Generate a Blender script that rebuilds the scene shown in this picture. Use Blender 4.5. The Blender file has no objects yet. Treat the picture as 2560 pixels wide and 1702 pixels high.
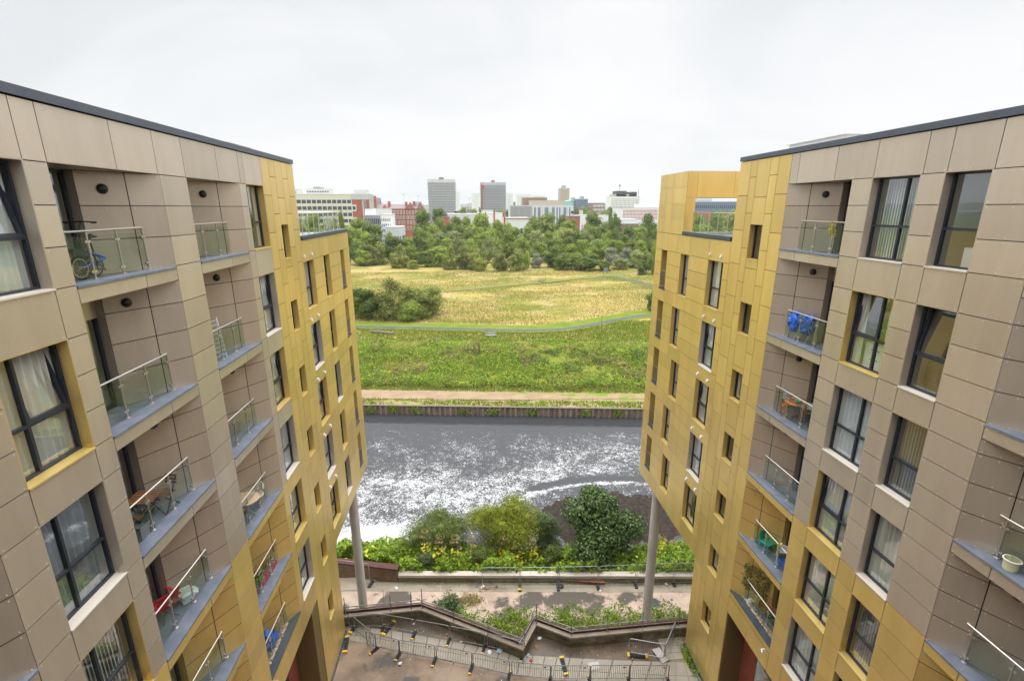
import bpy, math, random
import numpy as np
from mathutils import Vector, Matrix
R = math.radians
random.seed(7); rng = np.random.default_rng(7)
S = bpy.context.scene
COL = S.collection
H = 23.1            # eye height above the datum
AL, AR = 7.63, 11.41  # distance from the camera to the left and right facades

# ------------------------------------------------------------------ camera
cd = bpy.data.cameras.new('camera'); cam = bpy.data.objects.new('camera', cd); COL.objects.link(cam)
cd.sensor_width = 36; cd.lens = 36 * 1206.4 / 2560; cd.clip_start = 0.1; cd.clip_end = 20000
PIT, ROLL, YAW = .2677, .0012, .0857
cam.matrix_world = (Matrix.Translation((0, 0, H)) @ Matrix.Rotation(-YAW, 4, 'Z') @
                    Matrix.Rotation(math.pi / 2 - PIT, 4, 'X') @ Matrix.Rotation(-ROLL, 4, 'Z'))
S.camera = cam

# ------------------------------------------------------------------ world, sun, exposure
SUN_EL, SUN_AZ = R(66), R(4)     # high over the river, azimuth from +Y clockwise
w = bpy.data.worlds.new('World'); S.world = w; w.use_nodes = True
nt = w.node_tree; nt.nodes.clear()
def NN(nt, t, **k):
    n = nt.nodes.new(t)
    for a, v in k.items(): setattr(n, a, v)
    return n
def LK(nt, a, b): nt.links.new(a, b)
def MATH(nt, op, a, b=None, clamp=False):
    n = NN(nt, 'ShaderNodeMath', operation=op, use_clamp=clamp)
    for i, x in enumerate((a, b)):
        if x is None: continue
        if isinstance(x, (int, float)): n.inputs[i].default_value = x
        else: LK(nt, x, n.inputs[i])
    return n.outputs[0]
def RAMP(nt, fac, stops, interp='LINEAR'):
    n = NN(nt, 'ShaderNodeValToRGB'); n.color_ramp.interpolation = interp
    e = n.color_ramp.elements
    while len(e) < len(stops): e.new(.5)
    for i, (p, c) in enumerate(stops):
        e[i].position = p; e[i].color = (*c, 1) if len(c) == 3 else c
    LK(nt, fac, n.inputs[0]); return n.outputs[0]
def MIXC(nt, fac, a, b, mode='MIX'):
    n = NN(nt, 'ShaderNodeMix', data_type='RGBA', blend_type=mode)
    for s, x in ((n.inputs[0], fac), (n.inputs[6], a), (n.inputs[7], b)):
        if isinstance(x, (int, float)): s.default_value = x
        elif isinstance(x, tuple): s.default_value = (*x, 1)
        else: LK(nt, x, s)
    return n.outputs[2]
sky = NN(nt, 'ShaderNodeTexSky', sky_type='NISHITA', sun_disc=False, sun_elevation=SUN_EL, sun_rotation=SUN_AZ, air_density=1.0, dust_density=2.0)
tc = NN(nt, 'ShaderNodeTexCoord'); sep = NN(nt, 'ShaderNodeSeparateXYZ'); LK(nt, tc.outputs['Generated'], sep.inputs[0])
zz = MATH(nt, 'MAXIMUM', sep.outputs[2], 0.0)
den = MATH(nt, 'ADD', zz, 0.30)
cmb = NN(nt, 'ShaderNodeCombineXYZ')
LK(nt, MATH(nt, 'DIVIDE', sep.outputs[0], den), cmb.inputs[0]); LK(nt, MATH(nt, 'DIVIDE', sep.outputs[1], den), cmb.inputs[1])
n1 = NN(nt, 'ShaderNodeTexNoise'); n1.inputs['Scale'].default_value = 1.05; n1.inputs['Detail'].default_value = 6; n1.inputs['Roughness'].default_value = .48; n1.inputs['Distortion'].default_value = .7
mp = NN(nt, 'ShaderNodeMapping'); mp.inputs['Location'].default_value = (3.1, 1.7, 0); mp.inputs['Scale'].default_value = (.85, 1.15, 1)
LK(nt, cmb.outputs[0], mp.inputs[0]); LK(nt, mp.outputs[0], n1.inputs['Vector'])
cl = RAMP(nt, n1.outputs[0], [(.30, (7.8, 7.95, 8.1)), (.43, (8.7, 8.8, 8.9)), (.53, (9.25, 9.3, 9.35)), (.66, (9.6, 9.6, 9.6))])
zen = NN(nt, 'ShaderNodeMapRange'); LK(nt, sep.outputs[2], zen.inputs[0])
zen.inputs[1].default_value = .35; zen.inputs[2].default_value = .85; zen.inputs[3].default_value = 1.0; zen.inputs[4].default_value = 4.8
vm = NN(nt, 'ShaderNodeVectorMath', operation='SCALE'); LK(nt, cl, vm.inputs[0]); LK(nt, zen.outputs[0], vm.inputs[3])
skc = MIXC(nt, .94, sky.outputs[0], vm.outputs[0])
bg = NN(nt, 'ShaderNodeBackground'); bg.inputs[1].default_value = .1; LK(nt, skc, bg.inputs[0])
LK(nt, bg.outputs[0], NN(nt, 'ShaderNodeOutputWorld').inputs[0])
sl = bpy.data.lights.new('sun', 'SUN'); sl.energy = 0.5; sl.angle = R(35); sl.color = (1, .97, .92)
so = bpy.data.objects.new('sun', sl); COL.objects.link(so); so.location = (0, -20, 60)
sd = Vector((math.sin(SUN_AZ) * math.cos(SUN_EL), math.cos(SUN_AZ) * math.cos(SUN_EL), math.sin(SUN_EL)))
so.rotation_euler = (-sd).to_track_quat('-Z', 'Y').to_euler()
vs = S.view_settings; vs.view_transform = 'Standard'; vs.look = 'None'; vs.exposure = 0.08; vs.gamma = 1; vs.use_curve_mapping = False
S.render.engine = 'CYCLES'
S.cycles.max_bounces = 6; S.cycles.diffuse_bounces = 2; S.cycles.glossy_bounces = 3; S.cycles.transmission_bounces = 4; S.cycles.transparent_max_bounces = 12
S.cycles.use_denoising = True; S.cycles.caustics_reflective = False; S.cycles.caustics_refractive = False

# ------------------------------------------------------------------ materials
def mat(name, c, rough=.6, metal=0., spec=.5, c2=None, nscale=1.0, nlo=.35, nhi=.65, ndetail=6, stretch=None,
        bump=0., bscale=20., island=0., obvar=0., speck=0., speckscale=120., transl=0., coord='Object', c3=None, n3scale=.3, n3lo=.45, n3hi=.6, c3f=1.0):
    m = bpy.data.materials.new(name); m.use_nodes = True; nt = m.node_tree
    b = nt.nodes['Principled BSDF']; b.inputs['Roughness'].default_value = rough; b.inputs['Metallic'].default_value = metal
    b.inputs['Specular IOR Level'].default_value = spec
    col = None
    geo = NN(nt, 'ShaderNodeNewGeometry')
    vec = geo.outputs['Position'] if coord == 'World' else NN(nt, 'ShaderNodeTexCoord').outputs['Object']
    def noise(sc, det=6, st=None):
        n = NN(nt, 'ShaderNodeTexNoise'); n.inputs['Scale'].default_value = sc; n.inputs['Detail'].default_value = det; n.inputs['Roughness'].default_value = .6
        if st:
            q = NN(nt, 'ShaderNodeMapping'); q.inputs['Scale'].default_value = st; LK(nt, vec, q.inputs[0]); LK(nt, q.outputs[0], n.inputs['Vector'])
        else: LK(nt, vec, n.inputs['Vector'])
        return n.outputs[0]
    base = tuple(c)
    if c2:
        f = RAMP(nt, noise(nscale, ndetail, stretch), [(nlo, (0, 0, 0)), (nhi, (1, 1, 1))])
        base = MIXC(nt, f, tuple(c), tuple(c2))
    if c3:
        f = RAMP(nt, noise(n3scale, 7), [(n3lo, (0, 0, 0)), (n3hi, (c3f, c3f, c3f))])
        base = MIXC(nt, f, base, tuple(c3))
    def scale(base, fac):
        v = NN(nt, 'ShaderNodeVectorMath', operation='SCALE')
        if isinstance(base, tuple): v.inputs[0].default_value = base
        else: LK(nt, base, v.inputs[0])
        LK(nt, fac, v.inputs[3]); return v.outputs[0]
    def rngmap(x, lo, hi):
        r = NN(nt, 'ShaderNodeMapRange'); LK(nt, x, r.inputs[0]); r.inputs[3].default_value = lo; r.inputs[4].default_value = hi; return r.outputs[0]
    if island: base = scale(base, rngmap(geo.outputs['Random Per Island'], 1 - island, 1 + island))
    if obvar: base = scale(base, rngmap(NN(nt, 'ShaderNodeObjectInfo').outputs['Random'], 1 - obvar, 1 + obvar))
    if speck:
        x = NN(nt, 'ShaderNodeTexNoise'); x.inputs['Scale'].default_value = speckscale; x.inputs['Detail'].default_value = 2; LK(nt, vec, x.inputs['Vector'])
        base = scale(base, rngmap(x.outputs[0], 1 - speck, 1 + speck))
    if isinstance(base, tuple): b.inputs['Base Color'].default_value = (*base, 1)
    else: LK(nt, base, b.inputs['Base Color'])
    if bump:
        bn = NN(nt, 'ShaderNodeBump'); bn.inputs['Strength'].default_value = bump; bn.inputs['Distance'].default_value = .05
        LK(nt, noise(bscale, 5), bn.inputs['Height']); LK(nt, bn.outputs[0], b.inputs['Normal'])
    if transl:
        t = NN(nt, 'ShaderNodeBsdfTranslucent')
        if isinstance(base, tuple): t.inputs[0].default_value = (*base, 1)
        else: LK(nt, base, t.inputs[0])
        mx = NN(nt, 'ShaderNodeMixShader'); mx.inputs[0].default_value = transl
        LK(nt, b.outputs[0], mx.inputs[1]); LK(nt, t.outputs[0], mx.inputs[2])
        LK(nt, mx.outputs[0], nt.nodes['Material Output'].inputs[0])
    return m
def glass_mat(name, tint, refl_min=.06, power=4., rough=.0, top=.95):
    m = bpy.data.materials.new(name); m.use_nodes = True; nt = m.node_tree; nt.nodes.remove(nt.nodes['Principled BSDF'])
    lw = NN(nt, 'ShaderNodeLayerWeight'); lw.inputs[0].default_value = .5
    f = MATH(nt, 'ADD', MATH(nt, 'MULTIPLY', MATH(nt, 'POWER', lw.outputs['Facing'], power), top - refl_min), refl_min)
    tr = NN(nt, 'ShaderNodeBsdfTransparent'); tr.inputs[0].default_value = (*tint, 1)
    gl = NN(nt, 'ShaderNodeBsdfGlossy'); gl.inputs['Roughness'].default_value = rough; gl.inputs[0].default_value = (.95, .98, 1, 1)
    mx = NN(nt, 'ShaderNodeMixShader'); LK(nt, f, mx.inputs[0]); LK(nt, tr.outputs[0], mx.inputs[1]); LK(nt, gl.outputs[0], mx.inputs[2])
    LK(nt, mx.outputs[0], nt.nodes['Material Output'].inputs[0]); return m
_T = np.random.default_rng(11).random((256, 256))
def vnoise(x, y):
    xi, yi = np.floor(x).astype(int), np.floor(y).astype(int); fx, fy = x - xi, y - yi; fx = fx * fx * (3 - 2 * fx); fy = fy * fy * (3 - 2 * fy)
    t = lambda a, b: _T[a & 255, b & 255]
    return (t(xi, yi) * (1 - fx) + t(xi + 1, yi) * fx) * (1 - fy) + (t(xi, yi + 1) * (1 - fx) + t(xi + 1, yi + 1) * fx) * fy
def fbm(x, y, sc, o=4, seed=0.):
    x = np.asarray(x, float) * sc + seed; y = np.asarray(y, float) * sc + seed * 1.7; s = 0; a = .5; n = 0
    for i in range(o): s = s + a * vnoise(x, y); n += a; a *= .55; x = x * 2.03 + 7.1; y = y * 2.03 + 3.3
    return s / n
M = {}
M['beige'] = mat('beige_panel', (.57, .485, .39), .36, .55, .5, speck=.13, speckscale=70, island=.08, c2=(.50, .42, .335), nscale=1.6, nlo=.4, nhi=.75, stretch=(1, 1, .16))
M['gold'] = mat('gold_panel', (.78, .565, .20), .35, .56, .5, speck=.14, speckscale=70, island=.08, c2=(.69, .49, .165), nscale=1.6, nlo=.4, nhi=.75, stretch=(1, 1, .16))
M['backing'] = mat('dark_backing', (.03, .028, .026), .9)
M['rivet'] = mat('rivet_head', (.72, .66, .56), .35, .2)
M['coping'] = mat('slate_coping', (.085, .10, .125), .45, .2, c2=(.07, .082, .105), nscale=1.5)
M['lead'] = mat('blue_grey_coping', (.135, .155, .20), .5, 0, c2=(.185, .205, .25), nscale=2.5, nlo=.4, nhi=.62, bump=.1, c3=(.12, .14, .19), n3scale=1.7, n3lo=.55, n3hi=.7)
M['char'] = mat('charcoal_coping', (.035, .05, .065), .35, .1, c2=(.06, .08, .1), nscale=1.5)
M['floor'] = mat('balcony_floor', (.20, .22, .24), .55, c2=(.13, .15, .17), nscale=2.2)
M['frame'] = mat('anthracite_frame', (.022, .027, .038), .35, .0)
M['steel'] = mat('brushed_steel', (.62, .59, .56), .28, .9)
M['galv'] = mat('galvanised_steel', (.42, .44, .45), .42, .75, c2=(.3, .31, .32), nscale=9)
M['pane'] = glass_mat('window_glass', (.88, .92, .91), .17, 2.6)
M['balglass'] = glass_mat('balustrade_glass', (.80, .86, .82), .05, 4.5)
M['room'] = mat('room_walls', (.60, .56, .48), .9)
M['white'] = mat('white_paint', (.78, .77, .74), .5)
M['sheer'] = mat('sheer_curtain', (.88, .89, .88), .9, transl=.3)
M['cream'] = mat('cream_curtain', (.82, .80, .72), .9, transl=.25)
M['blind'] = mat('vertical_blind', (.80, .80, .77), .8, transl=.2, island=.12)
M['greyc'] = mat('grey_curtain', (.24, .26, .28), .9)
M['sillw'] = mat('pale_sill', (.64, .58, .50), .45)
M['sillg'] = mat('gold_sill', (.70, .51, .17), .38, .35)
M['lamp'] = mat('black_lamp', (.012, .012, .013), .35)
M['brick'] = mat('red_brick', (.33, .085, .05), .8, c2=(.24, .06, .04), nscale=9, bump=.3)
M['soffit'] = mat('dark_soffit', (.16, .11, .035), .6)
M['concrete'] = mat('pale_concrete', (.52, .49, .45), .75, c2=(.42, .39, .36), nscale=1.6, stretch=(1, 1, .35), bump=.15)
M['roofing'] = mat('roof_membrane', (.33, .34, .35), .8, c2=(.25, .26, .27), nscale=.8)

# ------------------------------------------------------------------ builders
class MB:
    def __init__(s): s.v = []; s.f = []; s.m = []
    def add(s, vs, fs, m=0):
        o = len(s.v); s.v += [tuple(map(float, p)) for p in vs]
        s.f += [tuple(i + o for i in f) for f in fs]; s.m += [m] * len(fs); return s
    def quad(s, a, b, c, d, m=0): return s.add([a, b, c, d], [(0, 1, 2, 3)], m)
    def box(s, p, q, m=0):
        (x0, y0, z0), (x1, y1, z1) = [min(a, b) for a, b in zip(p, q)], [max(a, b) for a, b in zip(p, q)]
        return s.add([(x0, y0, z0), (x1, y0, z0), (x1, y1, z0), (x0, y1, z0), (x0, y0, z1), (x1, y0, z1), (x1, y1, z1), (x0, y1, z1)],
                     [(0, 3, 2, 1), (4, 5, 6, 7), (0, 1, 5, 4), (1, 2, 6, 5), (2, 3, 7, 6), (3, 0, 4, 7)], m)
    def obox(s, c, ax, ay, az, m=0):   # centre and three half axes
        c, ax, ay, az = map(Vector, (c, ax, ay, az))
        P = [c + i * ax + j * ay + k * az for k in (-1, 1) for j in (-1, 1) for i in (-1, 1)]
        return s.add(P, [(0, 2, 3, 1), (4, 5, 7, 6), (0, 1, 5, 4), (1, 3, 7, 5), (3, 2, 6, 7), (2, 0, 4, 6)], m)
    def bar(s, a, b, w, h, m=0, up=(0, 0, 1)):
        a, b = Vector(a), Vector(b); d = b - a; L = d.length; d = d / L; u = Vector(up)
        if abs(d.dot(u)) > .98: u = Vector((1, 0, 0))
        r = d.cross(u).normalized(); u = r.cross(d)
        return s.obox((a + b) / 2, d * L / 2, r * w / 2, u * h / 2, m)
    def prism(s, poly, z0, z1, m=0, mtop=None):
        n = len(poly); P = [(x, y, z0) for x, y in poly] + [(x, y, z1) for x, y in poly]
        s.add(P, [tuple(range(n))[::-1]] + [(i, (i + 1) % n, n + (i + 1) % n, n + i) for i in range(n)], m)
        return s.add([(x, y, z1) for x, y in poly], [tuple(range(n))], m if mtop is None else mtop)
    def tube(s, pts, r, n=8, m=0, closed=False):
        pts = [Vector(p) for p in pts]; k = len(pts); rings = []
        rr = r if isinstance(r, (list, tuple)) else [r] * k
        pu = None
        for i, p in enumerate(pts):
            if closed: d = pts[(i + 1) % k] - pts[i - 1]
            else: d = pts[min(i + 1, k - 1)] - pts[max(i - 1, 0)]
            d.normalize(); u = Vector((0, 0, 1)) if abs(d.z) < .95 else Vector((1, 0, 0))
            if pu is not None and pu.cross(d).length > .1: a = (pu - d * pu.dot(d)).normalized()
            else: a = d.cross(u).normalized()
            pu = a; b = d.cross(a)
            rings.append([p + (a * math.cos(t) + b * math.sin(t)) * rr[i] for t in [2 * math.pi * j / n for j in range(n)]])
        V = [q for g in rings for q in g]; F = []
        for i in range(k if closed else k - 1):
            A, B = i * n, ((i + 1) % k) * n
            F += [(A + j, A + (j + 1) % n, B + (j + 1) % n, B + j) for j in range(n)]
        if not closed: F += [tuple(range(n))[::-1], tuple(range((k - 1) * n, k * n))]
        return s.add(V, F, m)
    def lathe(s, c, prof, n=16, m=0):
        c = Vector(c); V = []; F = []
        for r, z in prof: V += [c + Vector((r * math.cos(2 * math.pi * j / n), r * math.sin(2 * math.pi * j / n), z)) for j in range(n)]
        for i in range(len(prof) - 1): F += [(i * n + j, i * n + (j + 1) % n, (i + 1) * n + (j + 1) % n, (i + 1) * n + j) for j in range(n)]
        F += [tuple(range(n))[::-1], tuple(range((len(prof) - 1) * n, len(prof) * n))]
        return s.add(V, F, m)
    def build(s, name, mats, parent=None, smooth=False, **tags):
        me = bpy.data.meshes.new(name); me.from_pydata(s.v, [], s.f)
        mats = mats if isinstance(mats, (list, tuple)) else [mats]
        for x in mats: me.materials.append(M[x] if isinstance(x, str) else x)
        if len(mats) > 1: me.polygons.foreach_set('material_index', s.m)
        if smooth: me.polygons.foreach_set('use_smooth', [True] * len(s.f))
        me.update()
        return link(name, me, parent, **tags)
def link(name, me, parent=None, **tags):
    o = bpy.data.objects.new(name, me); COL.objects.link(o)
    if parent is not None: par(o, parent)
    for k, v in tags.items(): o[k] = v
    return o
def par(o, p):
    o.parent = p
    if p.type == 'EMPTY' and p.get('world_children'): o.matrix_parent_inverse = Matrix.Translation(-p.location)
def thing(name, label, cat, loc=(0, 0, 0), rz=0, group=None, world=False):
    o = bpy.data.objects.new(name, None); COL.objects.link(o); o.location = loc; o.rotation_euler = (0, 0, rz); o.empty_display_size = .3
    o['label'] = label; o['category'] = cat
    if group: o['group'] = group
    if world: o['world_children'] = 1
    return o
def dup(root, loc, rz, label, group=None, scale=None):
    def cp(o, p):
        c = o.copy(); COL.objects.link(c)
        if p is not None:
            mi = o.matrix_parent_inverse.copy(); c.parent = p; c.matrix_parent_inverse = mi
        for k in list(o.children): cp(k, c)
        return c
    r = cp(root, None); r.location = loc; r.rotation_euler = (0, 0, rz); r['label'] = label
    if scale: r.scale = scale
    if group: r['group'] = group
    return r
def struct(o): o['kind'] = 'structure'; return o
def stuff(o, label=None):
    o['kind'] = 'stuff'
    if label: o['label'] = label
    return o

# ------------------------------------------------------------------ the two apartment buildings
ZC = -.4                                            # courtyard level
TOP = {1: 23.91}; BOT = {1: 21.67}
for k in range(2, 8): TOP[k] = 20.71 - 3 * (k - 2); BOT[k] = 18.46 - 3 * (k - 2)
ZL = [24.93, 23.91, 23.16, 22.41, 21.66]
for k in range(2, 7): ZL += [TOP[k], TOP[k] - .75, TOP[k] - 1.5, BOT[k]]
ZL += [5.2]
GOLDZ = 12.44
class Side:
    def __init__(s, sg, A): s.sg, s.A = sg, A
    def P(s, q, d, z): return (s.sg * (s.A + d), q, z)
    def box(s, mb, s0, s1, d0, d1, z0, z1, m=0): return mb.box(s.P(s0, d0, z0), s.P(s1, d1, z1), m)
LS, RS = Side(-1, AL), Side(1, AR)
GAP = .019
def panel(sd, mb, s0, s1, z0, z1, m=0, d=0., rivets=None):
    sd.box(mb, s0 + GAP / 2, s1 - GAP / 2, d, d + .022, z0 + GAP / 2, z1 - GAP / 2, m)
    if rivets is not None:
        nx = max(2, int(round((s1 - s0) / .62)) + 1); r = .011
        xs = [s0 + .07 + (s1 - s0 - .14) * i / (nx - 1) for i in range(nx)]
        for z in (z0 + .06, z1 - .06):
            for x in xs: sd.box(mb, x - r, x + r, d - .004, d + .002, z - r, z + r, rivets)
def clad(sd, mbs, sl, zl, holes, back):
    for a, b in zip(sl, sl[1:]):
        for z1, z0 in zip(zl, zl[1:]):
            cx, cz = (a + b) / 2, (z0 + z1) / 2
            if any(h[0] < cx < h[1] and h[2] < cz < h[3] for h in holes): continue
            g = mbs if not isinstance(mbs, dict) else mbs['gold' if cz < GOLDZ else 'beige']
            panel(sd, g, a, b, z0, z1, 0, rivets=1)
            sd.box(back, a - .001, b + .001, .03, .16, z0 - .001, z1 + .001)
def planks(sd, mb, cols, holes, back, z1, z0):
    cols = sorted(cols)
    for i, (a, b) in enumerate(zip(cols, cols[1:])):
        zs = [z1]; z = 23.58 if i % 2 == 0 else 24.28
        if i == 2: z = 23.5
        while z > z0:
            if z < z1 - .2: zs.append(z)
            z -= 1.4
        zs.append(z0)
        hh = [h for h in holes if h[0] < (a + b) / 2 < h[1]]
        for h in hh: zs = [q for q in zs if not (h[2] - .22 < q < h[3] + .22)] + [h[2], h[3]]
        zs = sorted(set(zs), reverse=True)
        for t, u in zip(zs, zs[1:]):
            cz = (t + u) / 2
            if any(h[2] < cz < h[3] for h in hh): continue
            panel(sd, mb, a, b, u, t, 0)
            sd.box(back, a - .001, b + .001, .03, .16, u - .001, t + .001)

def window(sd, root, s0, s1, z0, z1, lining, layout='double', cur='sheer', tilt=0, depth=.25, label=None, rail=False):
    """frame mesh > reveal, sill, pane, sash, curtain, room"""
    fw = .06; D = depth; zt = z0 + .93 if (z1 - z0) > 1.8 else None
    f = MB()
    sd.box(f, s0, s0 + fw, D - .03, D + .05, z0, z1); sd.box(f, s1 - fw, s1, D - .03, D + .05, z0, z1)
    sd.box(f, s0 + fw, s1 - fw, D - .03, D + .05, z0, z0 + fw); sd.box(f, s0 + fw, s1 - fw, D - .03, D + .05, z1 - fw, z1)
    lights = []
    xm = s0 + (s1 - s0) * .37 if layout == 'double' else None
    spans = [(s0 + fw, xm - fw / 2), (xm + fw / 2, s1 - fw)] if xm else [(s0 + fw, s1 - fw)]
    if xm: sd.box(f, xm - fw / 2, xm + fw / 2, D - .035, D + .05, z0 + fw, z1 - fw)
    for a, b in spans:
        if zt:
            sd.box(f, a, b, D - .032, D + .05, zt - fw / 2, zt + fw / 2)
            lights += [(a, b, z0 + fw, zt - fw / 2), (a, b, zt + fw / 2, z1 - fw)]
        else: lights += [(a, b, z0 + fw, z1 - fw)]
    fo = f.build('window', 'frame', root)
    if label: fo['label'] = label
    r = MB(); e = .024
    sd.box(r, s0 - e, s0 + .006, .003, D + .06, z0, z1); sd.box(r, s1 - .006, s1 + e, .003, D + .06, z0, z1); sd.box(r, s0 - e, s1 + e, .004, D + .06, z1 - .006, z1 + e)
    r.build('reveal', lining, fo)
    q = MB()
    if rail: sd.box(q, s0 - .02, s1 + .02, -.035, D - .03, z0 - .07, z0 - .002); q.build('sill', 'coping', fo)
    else:
        sd.box(q, s0 - .0, s1 + .0, -.03, D - .03, z0 - .022, z0 + .012); q.build('sill', 'sillg' if lining == 'gold' else 'sillw', fo)
    big = max(range(len(lights)), key=lambda i: (lights[i][1] - lights[i][0]) * (lights[i][3] - lights[i][2]) + (.01 * lights[i][2]))
    for i, (a, b, u, t) in enumerate(lights):
        g = MB(); sa = MB()
        opened = tilt and i == big
        g.quad(sd.P(a, D + .01, u), sd.P(b, D + .01, u), sd.P(b, D + .01, t), sd.P(a, D + .01, t))
        if opened:
            for (p0, p1, h0, h1) in ((a, a + .06, u, t), (b - .06, b, u, t), (a + .06, b - .06, u, u + .06), (a + .06, b - .06, t - .06, t)):
                sd.box(sa, p0, p1, D - .025, D + .04, h0, h1)
            for mbx in (g, sa):
                mbx.v = [(x + sd.sg * (z - u) * math.tan(R(tilt)), y, z) for x, y, z in mbx.v]
            sa.build('sash', 'frame', fo)
        g.build('pane', 'pane', fo)
    # room behind the glass
    rm = MB(); e2 = .25
    a, b, u, t, d0, d1 = s0 - e2, s1 + e2, z0 - .3, z1 + .2, D + .06, D + 2.6
    P = sd.P
    rm.quad(P(a, d1, u), P(b, d1, u), P(b, d1, t), P(a, d1, t)); rm.quad(P(a, d0, u), P(a, d1, u), P(a, d1, t), P(a, d0, t))
    rm.quad(P(b, d0, u), P(b, d1, u), P(b, d1, t), P(b, d0, t)); rm.quad(P(a, d0, u), P(b, d0, u), P(b, d1, u), P(a, d1, u)); rm.quad(P(a, d0, t), P(b, d0, t), P(b, d1, t), P(a, d1, t))
    rm.build('room', 'room', fo)
    if cur in ('sheer', 'cream', 'greyc', 'part'):
        mname = 'cream' if cur == 'part' else cur
        for a, b in ([(s0 + .02, s1 - .02)] if cur != 'part' else [(s0 + .02, s0 + (s1 - s0) * .3), (s1 - (s1 - s0) * .22, s1 - .02)]):
            c = MB(); n = max(6, int((b - a) / .022)); dz = D + .075
            ph = random.random() * 6; pts = [(a + (b - a) * i / n, dz + .035 * math.sin(ph + i * .9 + 1.3 * math.sin(i * .21)) ) for i in range(n + 1)]
            if tilt: pts = [(x, y + .05) for x, y in pts]
            for (x0, y0), (x1, y1) in zip(pts, pts[1:]):
                c.quad(P(x0, y0, z0 + .05), P(x1, y1, z0 + .05), P(x1, y1, z1), P(x0, y0, z1))
            c.build('curtain', mname, fo, smooth=True)
    elif cur in ('blind', 'blinddark'):
        c = MB(); x = s0 + .06
        while x < s1 - .06:
            th = R(62 if cur == 'blinddark' else 30) + random.uniform(-.12, .12); hw = .052
            dx, dd = hw * math.cos(th), hw * math.sin(th); dz = D + .12 + (.08 if tilt else 0)
            c.quad(P(x - dx, dz - dd, z0 + .06), P(x + dx, dz + dd, z0 + .06), P(x + dx, dz + dd, z1), P(x - dx, dz - dd, z1)); x += .089
        c.build('blind', 'blind', fo)
    if rail:
        t = MB(); za = z0 + 1.02
        sd.box(t, s0, s1, .03, .06, za, za + .03); sd.box(t, s0, s1, .03, .06, z0 + .1, z0 + .13)
        n = 7
        for i in range(n): x = s0 + .05 + (s1 - s0 - .1) * i / (n - 1); sd.box(t, x - .008, x + .008, .037, .053, z0 + .13, za)
        t.build('guard_rail', 'galv', fo)
    return fo

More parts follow.
